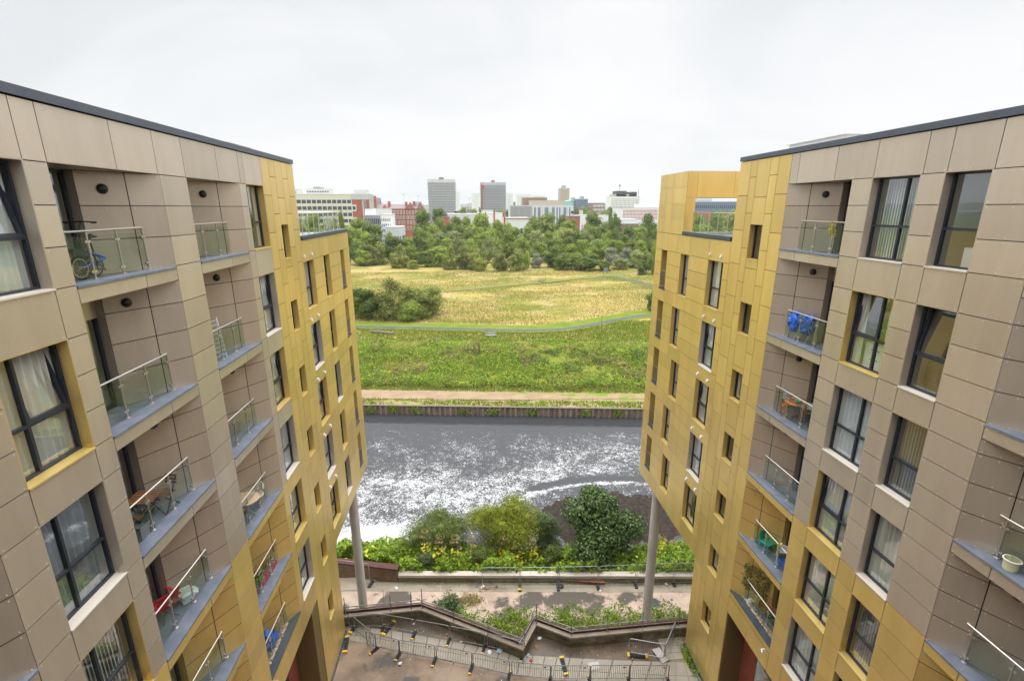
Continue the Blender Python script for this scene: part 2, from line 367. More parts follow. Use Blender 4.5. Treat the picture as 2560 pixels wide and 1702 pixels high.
def balcony(sd, root, s0, s1, k, posts, roofstyle=False):
    zs = 21.65 if k == 1 else BOT[k] - .02
    zc = 23.91 if k == 1 else (21.29 if k == 2 else BOT[k - 1] - .02 - .36)
    cm = 'gold' if zs < GOLDZ - .5 else 'beige'; fm = 'gold' if zs < GOLDZ + .2 else 'beige'
    dW, sW, dD = .93, s1 - 1.5, 1.12
    P = sd.P
    poly = [P(s0 + .002, .04, 0)[:2], P(s1 - .06, .04, 0)[:2], P(sW, dW + .1, 0)[:2], P(sW, dD + .1, 0)[:2], P(s0 + .002, dD + .1, 0)[:2]]
    b = MB().prism(poly, zs - .34, zs - .03).build('balcony', 'floor', root)
    # front fascia in two panels
    f = MB(); sm = s1 - .9 if sd is RS else s1 - 1.25
    for a, c in ((s0, sm), (sm, s1)): panel(sd, f, a, c, zs - .36, zs - .055, 0, rivets=1)
    f.build('fascia', [fm, 'rivet'], b)
    c = MB(); cw = .34
    dF = lambda s: (s1 - s) * dW / 1.5          # depth of the angled wall at s
    se = s1 - cw * 1.5 / dW
    pol = [P(s0 + .003, -.03, 0)[:2], P(s1 - .01, -.03, 0)[:2], P(s1 - .02, .012, 0)[:2], P(se, cw, 0)[:2], P(s0 + .003, cw, 0)[:2]]
    c.prism(pol, zs - .052, zs); c.build('coping', 'char' if roofstyle else 'lead', b)
    if roofstyle:
        g = MB()
        for i in range(420):
            x = random.uniform(s0 + .03, se - .05); d = cw + random.uniform(-.06, .14); r = random.uniform(.018, .035)
            sd.box(g, x - r, x + r * random.uniform(.6, 1.2), d - r, d + r, zs - .03, zs + r)
        g.build('pebble_strip', mat('pebbles', (.42, .30, .2), .8, island=.5), b)
    # angled rear wall
    wl = MB(); tw = [.012, .66, 1.1 if k % 2 else 1.02, 1.5] if False else [-.009, .66, 1.5]
    zz = [z for z in ZL if zs + .05 < z < zc - .05]; zr = [zc] + zz + [zs - .03]
    for t0, t1 in zip(tw, tw[1:]):
        for zt, zb in zip(zr, zr[1:]):
            a0, a1, g = t0 + GAP / 2, t1 - GAP / 2, GAP / 2
            q = [P(s1 - a0, dF(s1 - a0), zb + g), P(s1 - a1, dF(s1 - a1), zb + g), P(s1 - a1, dF(s1 - a1), zt - g), P(s1 - a0, dF(s1 - a0), zt - g)]
            wl.quad(*q, m=0)
            for tt in (t0 + .07, (t0 + t1) / 2, t1 - .07):
                for zq in (zb + .06, zt - .06):
                    r = .011; dd = dF(s1 - tt) - .006
                    sd.box(wl, s1 - tt - r, s1 - tt + r, dd - .002, dd + .004, zq - r, zq + r, 2)
    wl.quad(P(s1 - .005, .03, zs - .03), P(sW, dW + .028, zs - .03), P(sW, dW + .028, zc), P(s1 - .005, .03, zc), m=1)
    wj = MB(); wj.quad(P(sW, dW + .002, zs - .03), P(sW, dD + .08, zs - .03), P(sW, dD + .08, zc), P(sW, dW + .002, zc)); wj.build('door_jamb', cm, b)
    wl.build('rear_wall', [cm, 'backing', 'rivet'], b)
    wl = MB(); wl.quad(P(s0 + .001, .02, zs - .03), P(s0 + .001, dD + .08, zs - .03), P(s0 + .001, dD + .08, zc), P(s0 + .001, .02, zc)); wl.build('side_wall', cm, b)
    cl = MB(); cl.prism([P(s0 + .001, .02, 0)[:2], P(s1 - .03, .02, 0)[:2], P(sW, dW + .04, 0)[:2], P(sW, dD + .06, 0)[:2], P(s0 + .001, dD + .06, 0)[:2]], zc + .001, zc + .02)
    cl.build('ceiling', cm, b)
    # door: dark frame and glass
    d = MB(); za = zs - .02; zb = min(zc - .02, zs + 2.2)
    for a, c2 in ((s0 + .02, s0 + .1), (sW - .09, sW - .01), ((s0 + sW) / 2 - .04, (s0 + sW) / 2 + .04)): sd.box(d, a, c2, dD - .01, dD + .05, za, zb)
    hd = MB(); sd.box(hd, s0 + .003, sW - .003, dD - .03, dD + .06, zb, zc); hd.build('door_header', cm if k > 1 else 'frame', b)
    sd.box(d, s0 + .1, sW - .09, dD - .012, dD + .048, za, za + .1)
    dob = d.build('door', 'frame', b)
    g = MB(); g.quad(P(s0 + .1, dD + .02, za + .1), P(sW - .09, dD + .02, za + .1), P(sW - .09, dD + .02, zb), P(s0 + .1, dD + .02, zb)); g.build('door_glass', 'pane', b)
    rm = MB(); u, t, d0, d1, a, c2 = zs - .05, zc, dD + .06, dD + 3, s0 - .2, sW + .1
    rm.quad(P(a, d1, u), P(c2, d1, u), P(c2, d1, t), P(a, d1, t)); rm.quad(P(a, d0, u), P(a, d1, u), P(a, d1, t), P(a, d0, t))
    rm.quad(P(c2, d0, u), P(c2, d1, u), P(c2, d1, t), P(c2, d0, t)); rm.quad(P(a, d0, u), P(c2, d0, u), P(c2, d1, u), P(a, d1, u)); rm.quad(P(a, d0, t), P(c2, d0, t), P(c2, d1, t), P(a, d1, t))
    rm.build('room', 'room', b)
    if k % 2 == 1 or sd is RS:
        cu = MB(); xs = np.linspace(s0 + .12, s0 + .8, 30)
        for x0, x1 in zip(xs, xs[1:]): cu.quad(P(x0, dD + .2 + .03 * math.sin(x0 * 50), u), P(x1, dD + .2 + .03 * math.sin(x1 * 50), u), P(x1, dD + .2 + .03 * math.sin(x1 * 50), t), P(x0, dD + .2 + .03 * math.sin(x0 * 50), t))
        cu.build('curtain', 'sheer', b, smooth=True)
    # wall lamp
    tl = 1.08; lz = zc - .38; nrm = Vector((-sd.sg * 1.5, 0, 0)) + Vector((0, -dW, 0)); nrm.normalize()
    ctr = Vector(P(s1 - tl, dF(s1 - tl), lz)); lm = MB(); tang = nrm.cross(Vector((0, 0, 1)))
    rings = [(.11, 0), (.115, .02), (.10, .05), (.06, .075), (.0, .085)]
    V = []; F = []; n = 14
    for r, h in rings: V += [ctr + nrm * h + (tang * math.cos(2 * math.pi * j / n) + Vector((0, 0, 1)) * math.sin(2 * math.pi * j / n)) * r for j in range(n)]
    for i in range(len(rings) - 1): F += [(i * n + j, i * n + (j + 1) % n, (i + 1) * n + (j + 1) % n, (i + 1) * n + j) for j in range(n)]
    lm.add(V, F); lm.build('wall_lamp', 'lamp', b, smooth=True)
    # balustrade
    dr = .33; ph = 1.0
    hr = MB(); e = s1 - dr * 1.5 / dW - .01
    hr.tube([P(s0 - .0, dr, zs + ph), P(e, dr, zs + ph)], .024, 10); hr.build('handrail', 'steel', b, smooth=False)
    for p in posts:
        t = MB(); t.tube([P(p, dr, zs), P(p, dr, zs + ph - .02)], .021, 10)
        t.lathe(P(p, dr, zs), [(.055, 0), (.055, .014), (.03, .02)], 14)
        for hz in (.16, .78): sd.box(t, p - .075, p + .075, dr - .012, dr + .022, zs + hz - .024, zs + hz + .024)
        t.build('post', 'steel', b)
    ed = [s0 + .02] + sorted(posts); 
    for a, c2 in zip(ed, ed[1:]):
        g = MB(); g.quad(P(a + .035, dr, zs + .06), P(c2 - .035, dr, zs + .06), P(c2 - .035, dr, zs + .9), P(a + .035, dr, zs + .9)); g.build('glass_panel', 'balglass', b)
    return b

def holes_for(cols): # list of (s0,s1,[floors])
    return [(a, b, BOT[k], TOP[k]) for a, b, fl in cols for k in fl]
F6 = range(1, 7)
def build_side(sd):
    left = sd is LS
    root = thing('apartment_building', ('beige and gold clad apartment block left of the courtyard, blue bicycle on its top balcony' if left else
                 'beige and gold clad apartment block right of the courtyard with framed gold roof terrace'), 'building', sd.P(14, 0, ZC), world=True)
    cb = {'beige': MB(), 'gold': MB()}; back = MB()
    if left:
        win0 = (7.98, 9.50); bal = [(3.93, 7.24), (10.02, 13.33), (14.53, 17.65)]; c3 = (18.15, 19.60); gb = 19.62; tall = 23.05; far = 31.75; SOF = 5.55
        lowsl = [23.05, 24.55, 26.22, 27.28, 29.6, 30.42, 31.75]; pk = [19.62, 20.33, 20.93, 21.69, 22.31, 23.05]; dh = (20.93, 21.69)
        main = [-1, 1.4, 3.93]
    else:
        win0 = (10.2, 11.28); c3 = (11.95, 13.45); bal = [(5.7, 8.98), (14.22, 17.2)]; gb = 17.2; tall = 20.57; far = 29.28; SOF = 5.4
        lowsl = [20.57, 21.07, 22.5, 24.6, 25.64, 27.46, 28.3, 29.28]; pk = [17.2, 17.94, 18.44, 19.3, 19.76, 20.57]; dh = (18.44, 19.3)
        main = [-1, 1.2, 3.4, 5.7]
    # top band
    tj = ([-1, 1.5, 4.2, 6.6, 7.98, 9.51, 10.02, 11.84, 13.29, 14.5, 16.33, 17.79, 18.13, 19.62] if left else [-1, 1.5, 4, 6.5, 8.3, 10.16, 11.25, 11.89, 13.44, 14.97, 16.77, 17.2])
    clad(sd, cb, tj, [24.93, 23.91], [], back)
    body = [z for z in ZL if z <= 23.92]
    zlo = body + [3.9, 2.4, .9, ZC]
    clad(sd, cb, main, body, [], back)
    for a, b in ([(win0[0] - .74, win0[0]), (win0[1], 10.02), (13.33, 14.53), (17.65, c3[0])] if left else [(8.98, win0[0]), (win0[1], c3[0]), (c3[1], 14.22)]):
        clad(sd, cb, [a, b], body, [], back)
    for a, b in (win0, c3):
        clad(sd, cb, [a, b + (.02 if (left and b == 19.60) else 0)], body, holes_for([(a, b, F6)]), back)
        if left and b == 19.60: pass
    # balcony columns: below the lowest slab
    for a, b in bal: clad(sd, cb, [a, (a + b) / 2, b], [6.05, 5.2], [], back)
    # planked gold tower
    DZ = {1: (21.07, 22.45)}
    for k in range(2, 7): DZ[k] = (17.93 - 3 * (k - 2), 19.27 - 3 * (k - 2))
    DZ[7] = (2.6, 3.93)
    planks(sd, cb['gold'], pk, [(dh[0], dh[1], *DZ[k]) for k in DZ], back, 24.93, ZC)
    # lower gold block over the columns
    zlow = [21.68] + [z for z in ZL if z < 21.5 and z > SOF + .3] + [SOF]
    if left:
        E_, F_, G_ = (23.07, 24.55), {k: (26.22, 27.28) for k in range(2, 7)}, (29.6, 30.42)
        clad(sd, cb['gold'], lowsl, zlow, holes_for([(E_[0] - .05, E_[1], range(2, 7)), (26.22, 27.28, range(2, 7)), (29.6, 30.42, range(2, 7))]), back)
    else:
        E_, G_ = (21.07, 22.5), (27.46, 28.3)
        F_ = {k: ((25.11, 26.17) if k in (3, 5) else (24.6, 25.64)) for k in range(2, 7)}
        # split by storey because the windows of one column are staggered
        for k in range(2, 7):
            zz = [z for z in zlow if BOT[k] - .01 <= z <= TOP[k] + .01]
            sl = [20.57, 21.07, 22.5, F_[k][0], F_[k][1], 27.46, 28.3, 29.28]
            clad(sd, cb['gold'], sl, zz, holes_for([(21.07, 22.5, [k]), (*F_[k], [k]), (27.46, 28.3, [k])]), back)
        tops = [21.68] + [BOT[k] for k in range(2, 7)]; bots = [TOP[k] for k in range(2, 7)] + [SOF]
        for t, u in zip(tops, bots): clad(sd, cb['gold'], [20.57, 22.5, 24.6, 26.2, 27.46, 29.28], [t, u], [], back)
    # gold bodies behind
    for n, g in cb.items():
        g.build('beige_cladding' if n == 'beige' else 'gold_cladding', [n, 'rivet'], root)
    back.build('wall', 'backing', root)
    # windows
    curL0 = ['sheer', 'cream', 'greyc', 'blind', 'sheer', 'blind']; curLC = ['part', 'sheer', 'cream', 'sheer', 'cream', 'sheer']
    cur3 = ['blind', 'part', 'sheer', 'sheer', 'cream', 'sheer']; cur4 = ['none', 'none', 'blinddark', 'cream', 'blinddark', 'blind']
    for k in F6:
        if left:
            window(sd, root, *win0, BOT[k], TOP[k], 'gold' if k in (2, 4, 6) else 'beige', 'double', curL0[k - 1], tilt=9 if k in (1, 2) else 0)
            window(sd, root, *c3, BOT[k], TOP[k], 'gold' if k in (1, 3, 5) else 'beige', 'double', curLC[k - 1], tilt=9 if k in (2, 3) else 0)
        else:
            window(sd, root, *win0, BOT[k], TOP[k], 'gold' if k > 4 else 'beige', 'single', cur4[k - 1], tilt=8 if k == 2 else 0)
            window(sd, root, *c3, BOT[k], TOP[k], 'gold' if k in (2, 4, 5) else 'beige', 'double', cur3[k - 1], tilt=8 if k in (2, 4) else 0)
    for k in DZ: window(sd, root, *dh, *DZ[k], 'gold', 'single', 'none' if k % 3 else 'part')
    for k in range(2, 7):
        gE = 'beige' if (k in (3, 5) if left else k in (3, 5)) else 'gold'
        window(sd, root, *E_, BOT[k], TOP[k], gE, 'double', ['sheer', 'sheer', 'cream', 'sheer', 'part'][k - 2], tilt=8 if k in (3, 4) else 0)
        window(sd, root, *F_[k], BOT[k], TOP[k], 'beige' if (left and k in (4, 6)) else 'gold', 'single', ['sheer', 'cream', 'part', 'sheer', 'part'][k - 2])
        window(sd, root, *G_, BOT[k], TOP[k], 'gold', 'single', 'none', depth=.5, rail=True)
        for x in ((E_[0] + .1, E_[0] + 1.2) if left else (E_[0] + .2, E_[0] + 1.24)):
            v = MB(); sd.box(v, x - .055, x + .055, -.07, .0, TOP[k] + .2, TOP[k] + .33); sd.box(v, x - .045, x + .045, -.1, -.07, TOP[k] + .21, TOP[k] + .25); v.build('vent', 'white', root)
    # balconies
    for (a, b) in bal:
        for k in F6:
            if left: ps = [a + .98, a + 1.86, a + 2.77]
            else: ps = [b - .47, b - 1.31, b - 2.14] if a > 10 else [b - .7, b - 1.6, b - 2.5]
            balcony(sd, root, a, b, k, ps, roofstyle=(k == 6 and a > 13))
    # copings
    c = MB(); xs = [-1, 3.1, 6.2, 9.3, 12.4, 15.5, 18.6, tall]
    for a, b in zip(xs, xs[1:]): sd.box(c, a + .003, b - .003, -.05, .35, 24.95, 25.12)
    sd.box(c, tall - .02, tall + .05, .355, 13, 24.95, 25.12); c.build('coping', 'coping', root)
    c = MB(); e = far if left else 25.62
    for a, b in ((tall + .06, (tall + e) / 2), ((tall + e) / 2, e)): sd.box(c, a + .003, b - .003, -.05, .33, 21.70, 21.87)
    c.build('terrace_coping', 'char', root)
    # roofs, soffit, ends
    r = MB(); sd.box(r, -1, tall - .03, .36, 13, 24.8, 25.0); r.build('roof', 'roofing', root)
    r = MB(); sd.box(r, tall + .06, far - .05, .34, 13, 21.45, 21.66); r.build('terrace_roof', 'roofing', root)
    q = MB(); sd.box(q, tall, far - .03, .025, 13, SOF + .01, SOF + .15); q.build('soffit', 'soffit', root)
    q = MB()
    sd.box(q, tall - .05, tall - .022, .025, 13, ZC - 6, SOF); sd.box(q, tall - .05, tall - .022, .025, 13, 21.66, 24.9); sd.box(q, far - .06, far - .03, .025, 13, SOF + .16, 21.45)
    sd.box(q, -1, tall - .06, 12.9, 13, ZC, 24.79); sd.box(q, tall, far - .07, 12.9, 13, SOF + .16, 21.44)
    q.build('end_wall', 'gold', root)
    # ground storey in brick, set back under the cladding
    gs = (15.0, 18.83) if left else (12.8, 17.14)
    br = MB(); sd.box(br, -1, gb, 1.0, 1.2, ZC, 5.3); br.build('brick_base', 'brick', root)
    br = MB(); sd.box(br, gs[1], gb - .002, .025, 1.0, ZC, 5.19); br.build('pier', 'soffit', root)
    br = MB(); sd.box(br, -1, gs[1], .025, .999, 5.21, 5.3); br.build('recess_soffit', 'soffit', root)
    a, b = (gs[1] - 2.9, gs[1] - 1.1)
    f = MB(); sd.box(f, a, b, .93, .998, 1.2, 4.2); fo = f.build('window', 'frame', root)
    g = MB(); sd.box(g, a + .08, b - .08, .915, .929, 1.3, 4.1); g.build('pane', 'pane', fo)
    f = MB(); sd.box(f, a, a + .05, .4, .92, 1.1, 4.3, 0); f.build('steel_fin', 'galv', fo)
    o = MB(); x = 14.69 if left else 14.5; o.tube([sd.P(x, .02, 6.1 if left else 6.0), sd.P(x, -.12, 6.1 if left else 6.0), sd.P(x - .12, -.16, 6.08 if left else 5.98)], .035, 8); o.build('overflow_pipe', 'white', root)
    pl = MB(); sd.box(pl, gb, tall, -.06, .02, ZC, ZC + .18); pl.build('plinth', 'char', root)
    # column
    cx, cy = (-8.46, 30.0) if left else (11.85, 26.9)
    cc = MB(); n = 28; prof = [(.30, -6.4), (.30, 5.7)]
    cc.lathe((cx, cy, 0), [(.31, -6.4), (.31, -1.6), (.302, -1.58), (.302, -1.54), (.31, -1.52), (.31, 5.6)], 28); co = cc.build('column', 'concrete', root, smooth=False)
    # roof hatch
    h = MB()
    if left: sd.box(h, 20.3, 22.3, 1.4, 3.0, 25.0, 25.5); sd.box(h, 20.2, 22.4, 1.3, 3.1, 25.5, 25.55)
    else: sd.box(h, 16.6, 19.6, 1.4, 3.2, 25.0, 25.5); sd.box(h, 16.5, 19.7, 1.3, 3.3, 25.5, 25.55)
    h.build('roof_hatch', 'white', root)
    # terrace balustrade parallel to the facade
    dr = .35; a, e = (23.5, 31.0) if left else (20.75, 25.4); n = 9 if left else 6
    hr = MB(); hr.tube([sd.P(a, dr, 22.86), sd.P(e, dr, 22.86)], .025, 8); ho = hr.build('handrail', 'steel', root)
    for i in range(n):
        x = a + .1 + (e - a - .2) * i / (n - 1)
        t = MB(); t.tube([sd.P(x, dr, 21.7), sd.P(x, dr, 22.84)], .022, 8); t.lathe(sd.P(x, dr, 21.868), [(.055, 0), (.055, .014), (.03, .02)], 10)
        for hz in (.2, .85): sd.box(t, x - .07, x + .07, dr - .012, dr + .02, 21.87 + hz - .02, 21.87 + hz + .02)
        t.build('post', 'steel', ho)
        if i:
            g = MB(); x0 = a + .1 + (e - a - .2) * (i - 1) / (n - 1); g.quad(sd.P(x0 + .04, dr, 21.9), sd.P(x - .04, dr, 21.9), sd.P(x - .04, dr, 22.78), sd.P(x0 + .04, dr, 22.78)); g.build('glass_panel', 'balglass', ho)
    if left:   # far return of the terrace balustrade
        hr = MB(); hr.tube([sd.P(31.0, dr, 22.86), sd.P(31.0, 6, 22.86)], .025, 8); ho = hr.build('handrail', 'steel', root)
        for i in range(1, 6):
            t = MB(); d = dr + 5.65 * i / 5; t.tube([sd.P(31.0, d, 21.66), sd.P(31.0, d, 22.84)], .022, 8); t.build('post', 'steel', ho)
    else:      # gold portal at the far end of the terrace
        g = MB()
        for zt, zb in zip([24.95, 24.15, 23.3, 22.5, 21.69], [24.15, 23.3, 22.5, 21.69]):
            for s0, s1 in ((25.62, 27.3), (27.3, 28.3), (28.3, 29.28)): panel(sd, g, s0, s1, zb, zt, 0, rivets=1)
        A0 = AR + .022
        def face(x0, x1, zb, zt): g.box((x0 + .006, 25.62, zb + .006), (x1 - .006, 25.645, zt - .006))
        for zt, zb in zip([23.63, 22.9, 22.3, 21.69], [22.9, 22.3, 21.69]): face(A0, 11.95, zb, zt)
        for x0, x1 in ((A0, 11.98), (11.98, 14.0), (14.0, 16.0), (16.0, 18.2)): face(x0, x1, 23.63, 24.95)
        face(17.6, 18.2, 21.69, 23.63)
        g.build('terrace_portal', ['gold', 'rivet'], root)
        g = MB(); g.box((A0 + .005, 25.65, 21.69), (11.93, 29.25, 23.62)); g.box((A0 + .005, 25.65, 23.66), (18.2, 29.25, 24.94)); g.box((17.62, 25.65, 21.69), (18.2, 29.25, 23.65))
        g.build('portal_core', 'gold', root)
    if not left:   # unseen dark wing behind the viewer, added to shade the lower facades
        q = MB(); q.box((-AL - 12, -14, ZC), (AR + 12, -1.25, 24.95)); q.build('unseen_shade_wing', mat('shade_wing_face', (.17, .145, .115), .6, c2=(.12, .10, .08), nscale=.4), root)
    return root
bl = build_side(LS); brt = build_side(RS)

# ------------------------------------------------------------------ ground, promenade, river, far bank, meadow
ZP, ZW = -6.3, -8.0
M['dirt'] = mat('wet_dirt_concrete', (.29, .21, .145), .6, c2=(.16, .11, .07), nscale=.55, nlo=.4, nhi=.6, c3=(.075, .065, .055), n3scale=.42, n3lo=.56, n3hi=.63, bump=.3, bscale=7, coord='World', speck=.15, speckscale=30)
M['flag'] = mat('paving_flag', (.34, .305, .245), .65, c2=(.285, .25, .20), nscale=.8, island=.07, c3=(.25, .20, .14), n3scale=.35, n3lo=.58, n3hi=.72, speck=.12, speckscale=40)
M['prom'] = mat('promenade_concrete', (.45, .35, .275), .8, 0., .12, c2=(.36, .265, .21), nscale=1.3, c3=(.10, .085, .07), n3scale=.21, n3lo=.535, n3hi=.57, coord='World', speck=.14, speckscale=25, bump=.15, bscale=9)
M['promedge'] = mat('promenade_slabs', (.32, .28, .215), .8, 0., .12, c2=(.245, .21, .155), nscale=.7, c3=(.2, .16, .11), n3scale=.35, n3lo=.54, n3hi=.68, coord='World', speck=.12, speckscale=25)
M['moss'] = mat('mossy_concrete', (.20, .165, .095), .9, c2=(.07, .06, .03), nscale=1.3, stretch=(1, 1, 2.2), c3=(.33, .28, .19), n3scale=.9, n3lo=.55, n3hi=.68, bump=.4, bscale=9, coord='World')
M['wallcap'] = mat('wall_coping_stone', (.40, .325, .25), .8, c2=(.31, .25, .19), nscale=2, c3=(.22, .19, .15), n3scale=.6, n3lo=.57, n3hi=.68, coord='World', bump=.2)
M['parapet'] = mat('parapet_stone', (.42, .345, .28), .8, c2=(.50, .45, .40), nscale=.6, coord='World', bump=.2)
M['parface'] = mat('parapet_stained', (.2, .16, .11), .85, c2=(.12, .1, .065), nscale=1.5, coord='World')
M['rust'] = mat('rusted_steel', (.10, .028, .018), .65, .3, c2=(.05, .018, .014), nscale=3)
M['rust2'] = mat('orange_rust', (.28, .10, .04), .8, c2=(.16, .055, .025), nscale=3)
M['tubeg'] = mat('scaffold_tube', (.30, .31, .32), .45, .6, c2=(.16, .14, .13), nscale=4)
M['rubber'] = mat('black_rubber', (.02, .02, .02), .7)
M['yellow'] = mat('yellow_plastic', (.72, .44, .04), .5)
M['gravel'] = mat('gravel_bar', (.05, .038, .031), .9, 0., .12, c2=(.022, .017, .014), nscale=2.5, speck=.5, speckscale=9, bump=.8, bscale=6, coord='World')
M['soil'] = mat('bank_soil', (.10, .085, .04), .95, 0., .12, c2=(.06, .075, .02), nscale=1.2, coord='World')
M['tow'] = mat('towpath', (.30, .215, .14), .9, 0., .12, c2=(.24, .17, .11), nscale=.6, speck=.12, speckscale=8, c3=(.30, .28, .10), n3scale=.28, n3lo=.62, n3hi=.7, coord='World')
M['towgrass'] = mat('towpath_grass', (.20, .175, .05), .95, 0., .12, c2=(.29, .22, .13), nscale=.7, c3=(.13, .20, .03), n3scale=.5, n3lo=.52, n3hi=.62, coord='World', speck=.25, speckscale=5)
M['pile'] = mat('sheet_pile', (.25, .185, .145), .85, c2=(.12, .088, .07), nscale=1.2, stretch=(1, 1, .3), coord='World')
M['meadow'] = mat('meadow_grass', (.30, .24, .07), .95, 0., .12, c2=(.13, .16, .022), nscale=.07, nlo=.43, nhi=.60, ndetail=11, stretch=(.55, 1.6, 1), c3=(.35, .265, .125), n3scale=.11, n3lo=.49, n3hi=.66, coord='World', speck=.5, speckscale=1.1, bump=.8, bscale=1.2)
M['verge'] = mat('mown_verge', (.105, .16, .016), .95, 0., .12, c2=(.15, .185, .028), nscale=.35, coord='World', speck=.2, speckscale=4)
M['asph'] = mat('asphalt_path', (.12, .115, .12), .9, 0., .05, c2=(.09, .088, .092), nscale=.5, coord='World')
M['bankg'] = mat('bank_ground', (.13, .18, .02), .95, 0., .12, c2=(.22, .22, .04), nscale=.25, nlo=.4, nhi=.62, c3=(.16, .075, .055), n3scale=.33, n3lo=.6, n3hi=.68, coord='World', speck=.3, speckscale=3)
M['farland'] = mat('far_ground', (.12, .16, .05), .95, 0., .12, c2=(.17, .17, .1), nscale=.01, coord='World')

ZIG = [(-14, 23.45), (-7.8, 23.45), (-3.42, 23.62), (2.33, 20.42), (3.26, 21.95), (5.04, 20.93), (10.0, 21.05), (14, 21.1)]
def offset(path, d):
    out = []
    for i, p in enumerate(path):
        a, b = Vector(path[max(i - 1, 0)]), Vector(path[min(i + 1, len(path) - 1)]); p = Vector(p)
        n1 = (p - a); n2 = (b - p)
        n1 = n1.normalized() if n1.length > 1e-6 else n2.normalized(); n2 = n2.normalized() if n2.length > 1e-6 else n1
        q = Vector((-n1.y, n1.x)); r = Vector((-n2.y, n2.x)); m = (q + r).normalized(); out.append(tuple(p + m * d / max(.35, m.dot(q))))
    return out
g = MB(); fr = ZIG
g.add([(x, y + .02, ZC) for x, y in fr] + [(14, -12, ZC), (-14, -12, ZC)], [tuple(range(len(fr) + 2))]); struct(g.build('courtyard_ground', 'dirt'))
M['wet'] = mat('wet_dark_ground', (.13, .092, .06), .42, c2=(.07, .052, .038), nscale=.5, nlo=.4, nhi=.6, c3=(.20, .14, .09), n3scale=.6, n3lo=.56, n3hi=.66, bump=.12, bscale=5, coord='World', speck=.2, speckscale=30)
g = MB(); wu = [(-7.4, 22.8), (-6.7, 22.8), (-4.6, 22.3), (-2.2, 21.6), (.2, 20.9), (2.02, 20.2), (4.2, 19.9), (6.5, 19.5), (10.0, 19.1)]; g.add([(x, y, ZC + .004) for x, y in wu] + [(10.6, 21.05, ZC + .004), (5.04, 20.96, ZC + .004), (3.26, 21.98, ZC + .004), (2.33, 20.45, ZC + .004), (-3.42, 23.64, ZC + .004), (-7.4, 23.46, ZC + .004)], [tuple(range(15))]); struct(g.build('wet_ground', 'wet'))
# paving strip of flags
pv = MB(); up = [(-7.55, 23.3), (-6.7, 23.4), (-4.6, 22.85), (-2.2, 22.15), (.2, 21.4), (2.02, 20.78), (4.2, 20.45), (6.5, 20.1), (9.9, 19.66), (11.38, 19.5)]
lo = [(-7.55, 22.55), (-6.6, 22.3), (-4.46, 21.6), (-2.4, 20.95), (-.39, 20.27), (1.7, 19.6), (3.7, 19.15), (5.8, 18.9), (9.0, 18.4), (11.38, 18.1)]
def lerp2(P, t):
    t = max(0, min(len(P) - 1.0001, t)); i = int(t); f = t - i; return (P[i][0] + (P[i + 1][0] - P[i][0]) * f, P[i][1] + (P[i + 1][1] - P[i][1]) * f)
nf = 30; ga = .004
for i in range(nf):
    t0, t1 = i * 9 / nf, (i + 1) * 9 / nf
    for (u0, u1) in ((0, .58), (.58, 1)) :
        A, B, C_, D_ = [tuple(np.array(lerp2(up, t)) * (1 - u) + np.array(lerp2(lo, t)) * u) for t, u in ((t0 + ga * 3, u0 + .008), (t1 - ga * 3, u0 + .008), (t1 - ga * 3, u1 - .008), (t0 + ga * 3, u1 - .008))]
        pv.prism([D_, C_, B, A], ZC - .02, ZC + .012 + .003 * (i % 3))
for i in range(4):
    for j in range(3):
        x0, y0 = 10.05 + j * .45, 19.75 + i * .42; pv.prism([(x0, y0), (x0 + .435, y0), (x0 + .435, y0 + .405), (x0, y0 + .405)], ZC - .02, ZC + .014 + .003 * ((i + j) % 3))
struct(pv.build('paving', 'flag'))
# zigzag retaining wall: coping over a stained face
rw = thing('retaining_wall', 'zigzag concrete retaining wall with mossy face at the end of the courtyard', 'wall', (0, 22, ZC), world=True)
a, b = offset(ZIG, 0), offset(ZIG, .36)
w_ = MB(); w_.add([(x, y + .03, z) for z in (-7, .2) for x, y in a] + [(x, y - .03, z) for z in (-7, .2) for x, y in b], [])
n = len(ZIG)
for i in range(n - 1):
    w_.f += [(i, i + 1, n + i + 1, n + i), (2 * n + i, 3 * n + i, 3 * n + i + 1, 2 * n + i + 1)]; w_.m += [0, 0]
w_.build('wall_face', 'moss', rw)
cp_ = MB()
for i in range(n - 1): cp_.prism([a[i], a[i + 1], b[i + 1], b[i]], .2, .3)
cp_.build('coping', 'wallcap', rw)
# scaffold guard rail on the wall
sr = thing('scaffold_railing', 'scaffold tube railing with dark red beam along the zigzag wall', 'railing', (0, 22, .3), world=True)
bm_ = MB(); c_ = offset(ZIG, .30)
for i in range(n - 1): bm_.bar((*c_[i], .40), (*c_[i + 1], .40), .12, .19)
bm_.build('beam', 'rust', sr)
posts = [(-7.7, 23.75, 1.5), (-5.12, 23.8, 1.45), (-3.93, 23.86, 1.55), (-3.3, 23.86, 1.75), (-1.44, 22.78, 1.45), (.5, 21.7, 1.45), (2.42, 20.78, 1.3), (3.27, 22.2, 1.75), (5.08, 21.24, 1.45), (7.12, 21.3, 1.5), (9.13, 21.33, 1.5), (11.25, 21.38, 1.55)]
for x, y, z in posts:
    q = MB(); q.tube([(x, y - .16, -.05), (x, y - .16, z)], .026, 8); q.lathe((x, y - .16, .87), [(.05, -.05), (.05, .05)], 8); q.build('post', 'tubeg', sr)
d_ = offset(ZIG, .12)
for i in range(1, n - 1):
    for z, ex in ((.88, .35), (.6, .12)):
        p0, p1 = Vector((*d_[i], z)), Vector((*d_[i + 1], z)); e = (p1 - p0).normalized() * ex
        q = MB(); q.tube([p0 - e, p1 + e], .025, 8); q.build('rail', 'tubeg', sr)
